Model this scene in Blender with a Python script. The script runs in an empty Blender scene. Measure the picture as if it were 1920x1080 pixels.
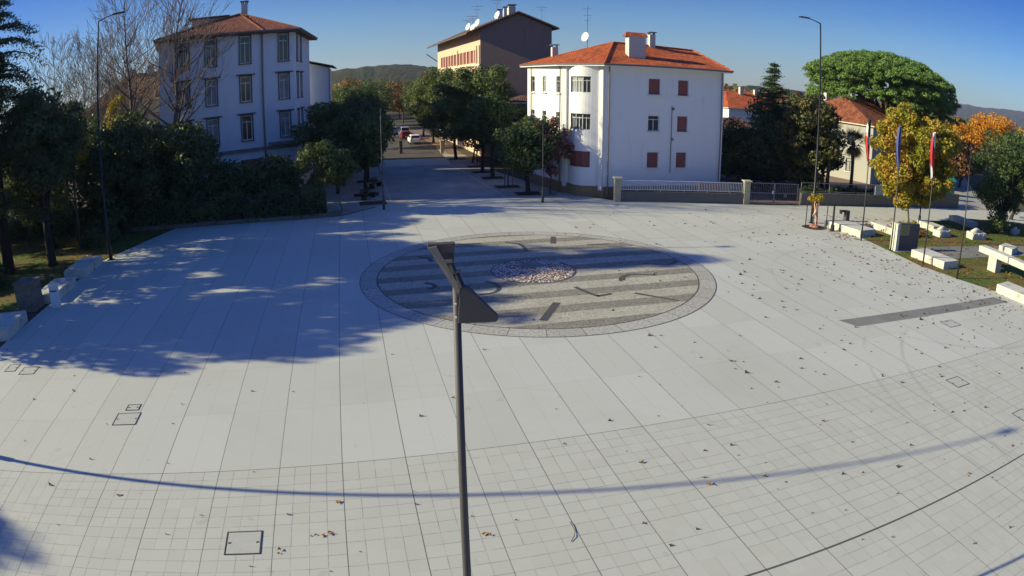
import bpy, math, random
import numpy as np
from mathutils import Vector, Matrix
R = math.radians
C = bpy.context.scene.collection
scene = bpy.context.scene

# ------------------------------------------------------------------ camera, sky, sun, exposure
CAM_H = 9.5
cd = bpy.data.cameras.new('camera')
cam = bpy.data.objects.new('camera', cd); C.objects.link(cam); scene.camera = cam
cam.location = (0, 0, CAM_H)
cam.rotation_euler = (R(90 - 17.64), R(0.06), 0)
cd.type = 'PANO'
cd.panorama_type = 'FISHEYE_LENS_POLYNOMIAL'      # the barrel-distorting wide lens of the surveillance camera
cd.sensor_width = 36; cd.sensor_height = 20.25; cd.sensor_fit = 'HORIZONTAL'
cd.fisheye_fov = R(170)
cd.fisheye_polynomial_k0 = 0.0
cd.fisheye_polynomial_k1 = -0.04216906
cd.fisheye_polynomial_k2 = -0.0001054538
cd.fisheye_polynomial_k3 = 1.580792e-05
cd.fisheye_polynomial_k4 = -8.665036e-07
cd.clip_start = 0.1; cd.clip_end = 20000

SUN_EL, SUN_AZ = 23.0, 3.0
s_dir = Vector((-math.cos(R(SUN_EL)) * math.cos(R(SUN_AZ)), -math.cos(R(SUN_EL)) * math.sin(R(SUN_AZ)), math.sin(R(SUN_EL))))
world = bpy.data.worlds.new('World'); scene.world = world; world.use_nodes = True
wn = world.node_tree.nodes; wn.clear()
sky = wn.new('ShaderNodeTexSky'); sky.sky_type = 'NISHITA'; sky.sun_disc = False
sky.sun_elevation = R(SUN_EL); sky.sun_rotation = math.atan2(s_dir.x, s_dir.y)
sky.altitude = 0; sky.air_density = 1.0; sky.dust_density = 0.15; sky.ozone_density = 3.0
bg = wn.new('ShaderNodeBackground'); bg.inputs[1].default_value = 0.085
wo = wn.new('ShaderNodeOutputWorld')
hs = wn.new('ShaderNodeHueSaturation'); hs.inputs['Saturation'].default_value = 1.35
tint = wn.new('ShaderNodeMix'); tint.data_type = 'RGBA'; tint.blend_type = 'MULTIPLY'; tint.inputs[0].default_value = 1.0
tc_ = wn.new('ShaderNodeTexCoord'); sx_ = wn.new('ShaderNodeSeparateXYZ'); cr_ = wn.new('ShaderNodeValToRGB')   # sky tint by height; unseen zenith boosted to brighten and redden the shade
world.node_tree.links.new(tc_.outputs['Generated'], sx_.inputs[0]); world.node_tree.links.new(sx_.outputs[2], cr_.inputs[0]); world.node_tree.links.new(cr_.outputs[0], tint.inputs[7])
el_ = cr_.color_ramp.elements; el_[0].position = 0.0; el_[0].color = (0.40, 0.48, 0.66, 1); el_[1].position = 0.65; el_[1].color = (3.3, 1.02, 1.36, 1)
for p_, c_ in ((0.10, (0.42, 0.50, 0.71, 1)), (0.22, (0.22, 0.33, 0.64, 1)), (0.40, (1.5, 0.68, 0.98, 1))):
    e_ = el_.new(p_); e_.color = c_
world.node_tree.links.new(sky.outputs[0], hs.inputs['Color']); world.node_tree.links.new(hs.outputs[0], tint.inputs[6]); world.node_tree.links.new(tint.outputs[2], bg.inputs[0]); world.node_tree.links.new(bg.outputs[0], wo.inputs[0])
sd = bpy.data.lights.new('sun', 'SUN'); sd.energy = 4.7; sd.angle = R(0.55); sd.color = (1.0, 0.93, 0.60)
sun = bpy.data.objects.new('sun', sd); C.objects.link(sun); sun.location = (0, 0, 60)
sun.rotation_euler = s_dir.to_track_quat('Z', 'Y').to_euler()
vs = scene.view_settings
vs.view_transform = 'Standard'; vs.look = 'None'; vs.exposure = 0.85; vs.gamma = 1.0; vs.use_curve_mapping = False
scene.cycles.max_bounces = 6; scene.cycles.transparent_max_bounces = 8
scene.cycles.use_denoising = True

# ------------------------------------------------------------------ materials
class NT:
    def __init__(s, name):
        s.m = bpy.data.materials.new(name); s.m.use_nodes = True
        s.t = s.m.node_tree; s.n = s.t.nodes; s.n.clear()
        s.out = s.n.new('ShaderNodeOutputMaterial')
    def new(s, typ, **kw):
        n = s.n.new(typ)
        for k, v in kw.items(): setattr(n, k, v)
        return n
    def put(s, sock, v):
        if v is None: return
        if hasattr(v, 'is_linked') or hasattr(v, 'links'): s.t.links.new(v, sock)
        elif isinstance(v, (tuple, list)) and len(v) == 3 and sock.type == 'RGBA': sock.default_value = (*v, 1)
        else: sock.default_value = v
    def math(s, op, a, b=None, c=None, clamp=False):
        n = s.new('ShaderNodeMath', operation=op, use_clamp=clamp)
        s.put(n.inputs[0], a); s.put(n.inputs[1], b)
        if c is not None: s.put(n.inputs[2], c)
        return n.outputs[0]
    def mix(s, f, a, b, blend='MIX'):
        n = s.new('ShaderNodeMix', data_type='RGBA', blend_type=blend)
        s.put(n.inputs[0], f); s.put(n.inputs[6], a); s.put(n.inputs[7], b)
        return n.outputs[2]
    def coord(s, which='Object'): return s.new('ShaderNodeTexCoord').outputs[which]
    def noise(s, vec, scale, detail=4, rough=0.55, dist=0.0):
        n = s.new('ShaderNodeTexNoise'); s.put(n.inputs['Vector'], vec)
        n.inputs['Scale'].default_value = scale; n.inputs['Detail'].default_value = detail
        n.inputs['Roughness'].default_value = rough; n.inputs['Distortion'].default_value = dist
        return n.outputs[0]
    def ramp(s, f, stops, interp='LINEAR'):
        n = s.new('ShaderNodeValToRGB'); s.put(n.inputs[0], f); cr = n.color_ramp; cr.interpolation = interp
        while len(cr.elements) < len(stops): cr.elements.new(0.5)
        for e, (p, c) in zip(cr.elements, stops):
            e.position = p; e.color = (*c, 1) if len(c) == 3 else c
        return n.outputs[0]
    def smooth(s, v, lo, hi):
        n = s.new('ShaderNodeMapRange', interpolation_type='SMOOTHSTEP'); s.put(n.inputs[0], v)
        n.inputs[1].default_value = lo; n.inputs[2].default_value = hi
        return n.outputs[0]
    def bsdf(s, col, rough=0.8, metal=0.0, bump=None, bstr=0.3, bdist=0.02, spec=0.3):
        b = s.new('ShaderNodeBsdfPrincipled'); s.put(b.inputs['Base Color'], col); s.put(b.inputs['Roughness'], rough)
        b.inputs['Metallic'].default_value = metal; b.inputs['Specular IOR Level'].default_value = spec
        if bump is not None:
            bn = s.new('ShaderNodeBump'); bn.inputs['Strength'].default_value = bstr; bn.inputs['Distance'].default_value = bdist
            s.put(bn.inputs['Height'], bump); s.t.links.new(bn.outputs[0], b.inputs['Normal'])
        s.t.links.new(b.outputs[0], s.out.inputs[0])
        return b

def simple(name, col, rough=0.7, metal=0.0, var=0.25, scale=3.0, bump=0.2, spec=0.3, dirt=None):
    m = NT(name); co = m.coord()
    n1 = m.noise(co, scale, 6, 0.6); n2 = m.noise(co, scale * 9, 3, 0.6)
    dark = tuple(c * (1 - var) for c in col); lite = tuple(min(1, c * (1 + var * 0.5)) for c in col)
    c = m.ramp(n1, [(0.3, dark), (0.7, lite)])
    c = m.mix(0.25, c, m.ramp(n2, [(0.3, dark), (0.7, lite)]))
    if dirt:
        c = m.mix(m.smooth(m.noise(co, scale * 0.4, 8, 0.7), 0.52, 0.75), c, dirt)
    m.bsdf(c, rough, metal, n2 if bump else None, bump or 0, 0.01, spec)
    return m.m

def wallmat(name, col, stain=(0.2, 0.18, 0.15), amt=0.35, rough=0.9):
    m = NT(name); co = m.coord()
    sep = m.new('ShaderNodeSeparateXYZ'); m.put(sep.inputs[0], co)
    cmb = m.new('ShaderNodeCombineXYZ')
    m.put(cmb.inputs[0], sep.outputs[0]); m.put(cmb.inputs[1], sep.outputs[1]); m.put(cmb.inputs[2], m.math('MULTIPLY', sep.outputs[2], 0.15))
    streak = m.noise(cmb.outputs[0], 2.2, 6, 0.65)
    big = m.noise(co, 0.35, 5, 0.6)
    f = m.math('MULTIPLY', m.smooth(streak, 0.5, 0.8), m.smooth(big, 0.35, 0.7))
    c = m.mix(m.math('MULTIPLY', f, amt), col, stain)
    c = m.mix(m.math('MULTIPLY', m.noise(co, 12, 4), 0.12), c, tuple(x * 0.7 for x in col))
    m.bsdf(c, rough, 0, m.noise(co, 40, 3), 0.25, 0.01, 0.15)
    return m.m

def leafmat(name, cols, trans=0.25, patch=0.6):
    m = NT(name)
    g = m.new('ShaderNodeNewGeometry')
    st = [(i / max(1, len(cols) - 1), c) for i, c in enumerate(cols)]
    f = m.math('ADD', m.math('MULTIPLY', g.outputs['Random Per Island'], 1 - patch), m.math('MULTIPLY', m.smooth(m.noise(m.coord(), 0.55, 3, 0.6), 0.3, 0.7), patch))
    c = m.ramp(f, st)
    d = m.new('ShaderNodeBsdfPrincipled'); m.put(d.inputs['Base Color'], c); d.inputs['Roughness'].default_value = 0.55; d.inputs['Specular IOR Level'].default_value = 0.25
    t = m.new('ShaderNodeBsdfTranslucent'); m.put(t.inputs[0], m.mix(0.3, c, (0.25, 0.3, 0.03), 'MIX'))
    mx = m.new('ShaderNodeMixShader'); mx.inputs[0].default_value = trans
    m.t.links.new(d.outputs[0], mx.inputs[1]); m.t.links.new(t.outputs[0], mx.inputs[2]); m.t.links.new(mx.outputs[0], m.out.inputs[0])
    return m.m

YAW = -0.2447
def uv_of_ground(m):
    sep = m.new('ShaderNodeSeparateXYZ'); m.put(sep.inputs[0], m.coord())
    x, y = sep.outputs[0], sep.outputs[1]
    cy, sy = math.cos(YAW), math.sin(YAW)
    u = m.math('SUBTRACT', m.math('MULTIPLY', x, cy), m.math('MULTIPLY', y, sy))
    v = m.math('ADD', m.math('MULTIPLY', x, sy), m.math('MULTIPLY', y, cy))
    return u, v
def joint(m, a, off, per, w):                    # 1 on the joint
    q = m.math('DIVIDE', m.math('SUBTRACT', a, off), per)
    d = m.math('MULTIPLY', m.math('ABSOLUTE', m.math('SUBTRACT', m.math('FRACT', m.math('ADD', q, 0.5)), 0.5)), per)
    return m.math('LESS_THAN', d, w)
def cell(m, u, v, pu, pv, ou, ov):
    wn_ = m.new('ShaderNodeTexWhiteNoise', noise_dimensions='2D')
    cb = m.new('ShaderNodeCombineXYZ')
    m.put(cb.inputs[0], m.math('FLOOR', m.math('DIVIDE', m.math('SUBTRACT', u, ou), pu)))
    m.put(cb.inputs[1], m.math('FLOOR', m.math('DIVIDE', m.math('SUBTRACT', v, ov), pv)))
    m.put(wn_.inputs[0], cb.outputs[0])
    return wn_.outputs[0]

def paving_material():
    m = NT('pale_stone_paving'); u, v = uv_of_ground(m); co = m.coord()
    P_ = 1.6955; U0 = -0.79; V1 = 15.31; V2 = 8.52; T = P_ / 4
    near = m.math('LESS_THAN', v, V1)
    big = cell(m, u, v, P_, 3.395, U0, V1); sm = cell(m, u, v, T, T, U0, V1)
    c = m.ramp(big, [(0, (0.43, 0.426, 0.378)), (1, (0.475, 0.471, 0.425))])
    cs = m.ramp(sm, [(0, (0.425, 0.418, 0.365)), (0.5, (0.437, 0.431, 0.378)), (1, (0.450, 0.444, 0.391))])
    c = m.mix(near, c, cs)
    # worn, faintly stained and dusty patches of the stone itself
    st = m.smooth(m.noise(co, 0.16, 6, 0.62, 0.6), 0.48, 0.72)
    c = m.mix(m.math('MULTIPLY', st, 0.22), c, (0.33, 0.315, 0.27))
    cb = m.new('ShaderNodeCombineXYZ'); m.put(cb.inputs[0], m.math('MULTIPLY', u, 1.0)); m.put(cb.inputs[1], m.math('MULTIPLY', v, 6.0))
    st2 = m.smooth(m.noise(cb.outputs[0], 0.35, 5, 0.7), 0.5, 0.8)
    c = m.mix(m.math('MULTIPLY', st2, 0.16), c, (0.36, 0.34, 0.30))
    c = m.mix(m.math('MULTIPLY', m.noise(co, 14, 5, 0.7), 0.16), c, (0.30, 0.29, 0.26))
    c = m.mix(m.math('MULTIPLY', m.smooth(m.noise(co, 55, 2, 0.5), 0.62, 0.72), 0.25), c, (0.22, 0.21, 0.19))
    # tyre arcs and drip marks
    sepw = m.new('ShaderNodeSeparateXYZ'); m.put(sepw.inputs[0], co)
    for (ax, ay, ar, aw, aa) in ((24.0, 17.0, 9.5, 0.16, 0.30), (24.0, 17.0, 11.2, 0.14, 0.26), (22.5, 30.0, 9.0, 0.15, 0.25), (21.0, 12.5, 6.0, 0.15, 0.22), (5.0, 60.0, 22.0, 0.25, 0.22), (5.0, 60.0, 20.3, 0.25, 0.2), (-2.0, 6.0, 13.5, 0.12, 0.10)):
        dx = m.math('SUBTRACT', sepw.outputs[0], ax); dy = m.math('SUBTRACT', sepw.outputs[1], ay)
        dd = m.math('ABSOLUTE', m.math('SUBTRACT', m.math('SQRT', m.math('ADD', m.math('MULTIPLY', dx, dx), m.math('MULTIPLY', dy, dy))), ar))
        k_ = m.math('MULTIPLY', m.math('SUBTRACT', 1.0, m.smooth(dd, 0.0, aw)), m.smooth(m.noise(co, 0.25, 4, 0.7), 0.42, 0.62))
        c = m.mix(m.math('MULTIPLY', k_, aa), c, (0.20, 0.195, 0.18))
    spot = m.smooth(m.noise(co, 1.7, 2, 0.4), 0.70, 0.76)
    c = m.mix(m.math('MULTIPLY', spot, 0.25), c, (0.25, 0.24, 0.21))
    # joints
    jbig = joint(m, u, U0, P_, 0.011)
    jv = joint(m, v, V1, 3.395, 0.008)
    jh = joint(m, u, U0 + P_ / 2, P_, 0.006)
    ju = joint(m, u, U0, T, 0.0085); jvs = joint(m, v, V1, T, 0.0085)
    cut = m.math('GREATER_THAN', m.math('ADD', cell(m, u, v, T, T * 2, U0, V1), m.math('MULTIPLY', m.smooth(u, 0.0, 9.0), -0.35)), 0.2)       # some small joints are filled flush
    cut2 = m.math('GREATER_THAN', cell(m, u, v, P_, T, U0, V1 + 0.2), 0.15)
    fine = m.math('MULTIPLY', near, m.math('MAXIMUM', m.math('MULTIPLY', ju, cut), m.math('MULTIPLY', jvs, cut2)))
    farj = m.math('MULTIPLY', m.math('SUBTRACT', 1.0, near), m.math('MAXIMUM', jv, jh))
    e1 = m.math('LESS_THAN', m.math('ABSOLUTE', m.math('SUBTRACT', v, V1)), 0.014)
    e2 = m.math('LESS_THAN', m.math('ABSOLUTE', m.math('SUBTRACT', v, V2)), 0.032)
    wobble = m.smooth(m.noise(co, 3.0, 3, 0.6), 0.2, 0.6)
    c = m.mix(m.math('MULTIPLY', m.math('MULTIPLY', fine, 0.62), wobble), c, (0.13, 0.125, 0.11))
    c = m.mix(m.math('MULTIPLY', m.math('MULTIPLY', farj, 0.30), wobble), c, (0.14, 0.135, 0.12))
    alt = m.math('ADD', 0.55, m.math('MULTIPLY', cell(m, u, v, P_, 400, U0 - P_ / 2, 0), 0.35))
    c = m.mix(m.math('MULTIPLY', jbig, alt), c, (0.10, 0.096, 0.085))
    c = m.mix(m.math('MULTIPLY', e1, 0.75), c, (0.09, 0.088, 0.08))
    c = m.mix(m.math('MULTIPLY', e2, 0.9), c, (0.05, 0.05, 0.048))
    h = m.math('SUBTRACT', m.math('MULTIPLY', m.noise(co, 30, 4), 0.3), m.math('MAXIMUM', jbig, fine))
    m.bsdf(c, 0.72, 0, h, 0.35, 0.006, 0.25)
    return m.m

def mosaic_material():
    m = NT('striped_cobble_mosaic'); u, v = uv_of_ground(m); co = m.coord()
    d = m.math('ABSOLUTE', m.math('SUBTRACT', m.math('FRACT', m.math('ADD', m.math('DIVIDE', m.math('SUBTRACT', v, 25.63), 2.0), 0.5)), 0.5))
    dark = m.math('LESS_THAN', d, 0.225)
    vor = m.new('ShaderNodeTexVoronoi'); m.put(vor.inputs['Vector'], co); vor.inputs['Scale'].default_value = 11
    rnd = m.new('ShaderNodeSeparateColor'); m.put(rnd.inputs[0], vor.outputs['Color'])
    a = m.ramp(rnd.outputs[0], [(0, (0.30, 0.275, 0.215)), (0.5, (0.37, 0.345, 0.28)), (1, (0.44, 0.415, 0.35))])
    b = m.ramp(rnd.outputs[1], [(0, (0.15, 0.14, 0.115)), (0.5, (0.20, 0.187, 0.155)), (1, (0.255, 0.24, 0.20))])
    c = m.mix(dark, a, b)
    c = m.mix(m.math('MULTIPLY', m.smooth(m.noise(co, 0.3, 5, 0.6), 0.4, 0.75), 0.35), c, (0.24, 0.185, 0.14))
    c = m.mix(m.math('MULTIPLY', m.smooth(m.noise(co, 1.5, 5, 0.6), 0.5, 0.8), 0.3), c, (0.18, 0.18, 0.13))
    m.bsdf(c, 0.85, 0, vor.outputs['Distance'], 0.5, 0.02, 0.2)
    return m.m

def ring_material(cx, cy):
    m = NT('speckled_granite_border'); co = m.coord()
    sep = m.new('ShaderNodeSeparateXYZ'); m.put(sep.inputs[0], co)
    ang = m.math('ARCTAN2', m.math('SUBTRACT', sep.outputs[1], cy), m.math('SUBTRACT', sep.outputs[0], cx))
    q = m.math('MULTIPLY', ang, 36 / (2 * math.pi))
    j = m.math('LESS_THAN', m.math('ABSOLUTE', m.math('SUBTRACT', m.math('FRACT', m.math('ADD', q, 100.5)), 0.5)), 0.012)
    w = m.new('ShaderNodeTexWhiteNoise', noise_dimensions='1D'); m.put(w.inputs['W'], m.math('FLOOR', m.math('ADD', q, 100.0)))
    c = m.ramp(w.outputs[0], [(0, (0.36, 0.345, 0.305)), (0.5, (0.40, 0.385, 0.345)), (1, (0.44, 0.425, 0.385))])
    c = m.mix(m.math('MULTIPLY', m.smooth(m.noise(co, 9, 4, 0.7), 0.45, 0.6), 0.65), c, (0.19, 0.175, 0.15))
    c = m.mix(m.math('MULTIPLY', j, 0.8), c, (0.09, 0.085, 0.08))
    m.bsdf(c, 0.8, 0, m.noise(co, 30, 3), 0.3, 0.01, 0.2)
    return m.m

def pebble_material():
    m = NT('white_and_pink_pebbles'); co = m.coord()
    vor = m.new('ShaderNodeTexVoronoi'); m.put(vor.inputs['Vector'], co); vor.inputs['Scale'].default_value = 7.5
    s_ = m.new('ShaderNodeSeparateColor'); m.put(s_.inputs[0], vor.outputs['Color'])
    c = m.ramp(s_.outputs[0], [(0, (0.36, 0.24, 0.21)), (0.25, (0.48, 0.37, 0.33)), (0.5, (0.58, 0.52, 0.48)), (1, (0.66, 0.63, 0.59))], 'CONSTANT')
    c = m.mix(m.smooth(vor.outputs['Distance'], 0.35, 0.6), c, (0.12, 0.09, 0.08))
    m.bsdf(c, 0.7, 0, vor.outputs['Distance'], 0.8, 0.03, 0.3)
    return m.m

def lawn_material():
    m = NT('leaf_strewn_grass'); co = m.coord()
    g = m.ramp(m.noise(co, 2.5, 6, 0.7), [(0.25, (0.035, 0.055, 0.012)), (0.5, (0.07, 0.11, 0.022)), (0.75, (0.11, 0.14, 0.035))])
    lv = m.ramp(m.noise(co, 9, 5, 0.7), [(0.3, (0.09, 0.06, 0.03)), (0.55, (0.17, 0.11, 0.045)), (0.75, (0.24, 0.16, 0.06))])
    c = m.mix(m.smooth(m.noise(co, 0.28, 5, 0.7), 0.42, 0.62), g, lv)
    m.bsdf(c, 0.95, 0, m.noise(co, 25, 4), 0.6, 0.05, 0.1)
    return m.m

def asphalt(name, col):
    m = NT(name); co = m.coord()
    c = m.ramp(m.noise(co, 0.4, 6, 0.65), [(0.3, tuple(x * 0.75 for x in col)), (0.7, tuple(x * 1.25 for x in col))])
    c = m.mix(m.math('MULTIPLY', m.noise(co, 40, 3), 0.3), c, tuple(x * 0.5 for x in col))
    m.bsdf(c, 0.85, 0, m.noise(co, 60, 3), 0.3, 0.01, 0.2)
    return m.m

def tile_material(name, cols):
    m = NT(name); uvn = m.coord('UV')
    sep = m.new('ShaderNodeSeparateXYZ'); m.put(sep.inputs[0], uvn)
    u, v = sep.outputs[0], sep.outputs[1]
    cu = cell(m, u, v, 0.22, 0.36, 0, 0)
    c = m.ramp(cu, [(i / (len(cols) - 1), c_) for i, c_ in enumerate(cols)])
    big = m.noise(uvn, 0.6, 5, 0.7)
    c = m.mix(m.math('MULTIPLY', m.smooth(big, 0.45, 0.75), 0.55), c, tuple(x * 0.45 for x in cols[0]))
    s_ = m.math('SINE', m.math('MULTIPLY', u, 2 * math.pi / 0.22))
    fr = m.math('FRACT', m.math('DIVIDE', v, 0.36))
    h = m.math('ADD', m.math('MULTIPLY', s_, 0.5), m.math('MULTIPLY', m.math('SUBTRACT', 1.0, fr), 0.8))
    c = m.mix(m.math('MULTIPLY', m.math('LESS_THAN', s_, -0.6), 0.55), c, tuple(x * 0.3 for x in cols[0]))
    m.bsdf(c, 0.85, 0, h, 0.9, 0.06, 0.15)
    return m.m

def glass_pane(name, col=(0.03, 0.035, 0.04), rough=0.08):
    m = NT(name); co = m.coord()
    c = m.ramp(m.noise(co, 0.7, 2), [(0.35, col), (0.65, tuple(x * 3.5 for x in col))], 'CONSTANT')
    m.bsdf(c, rough, 0, None, spec=0.6)
    return m.m

def hill_material(name, cols):
    m = NT(name); co = m.coord()
    c = m.ramp(m.noise(co, 0.02, 8, 0.75), [(0.3 + 0.4 * i / (len(cols) - 1), c_) for i, c_ in enumerate(cols)])
    m.bsdf(c, 1.0, 0, m.noise(co, 0.06, 6, 0.8), 1.0, 8.0, 0.0)
    return m.m

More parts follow.
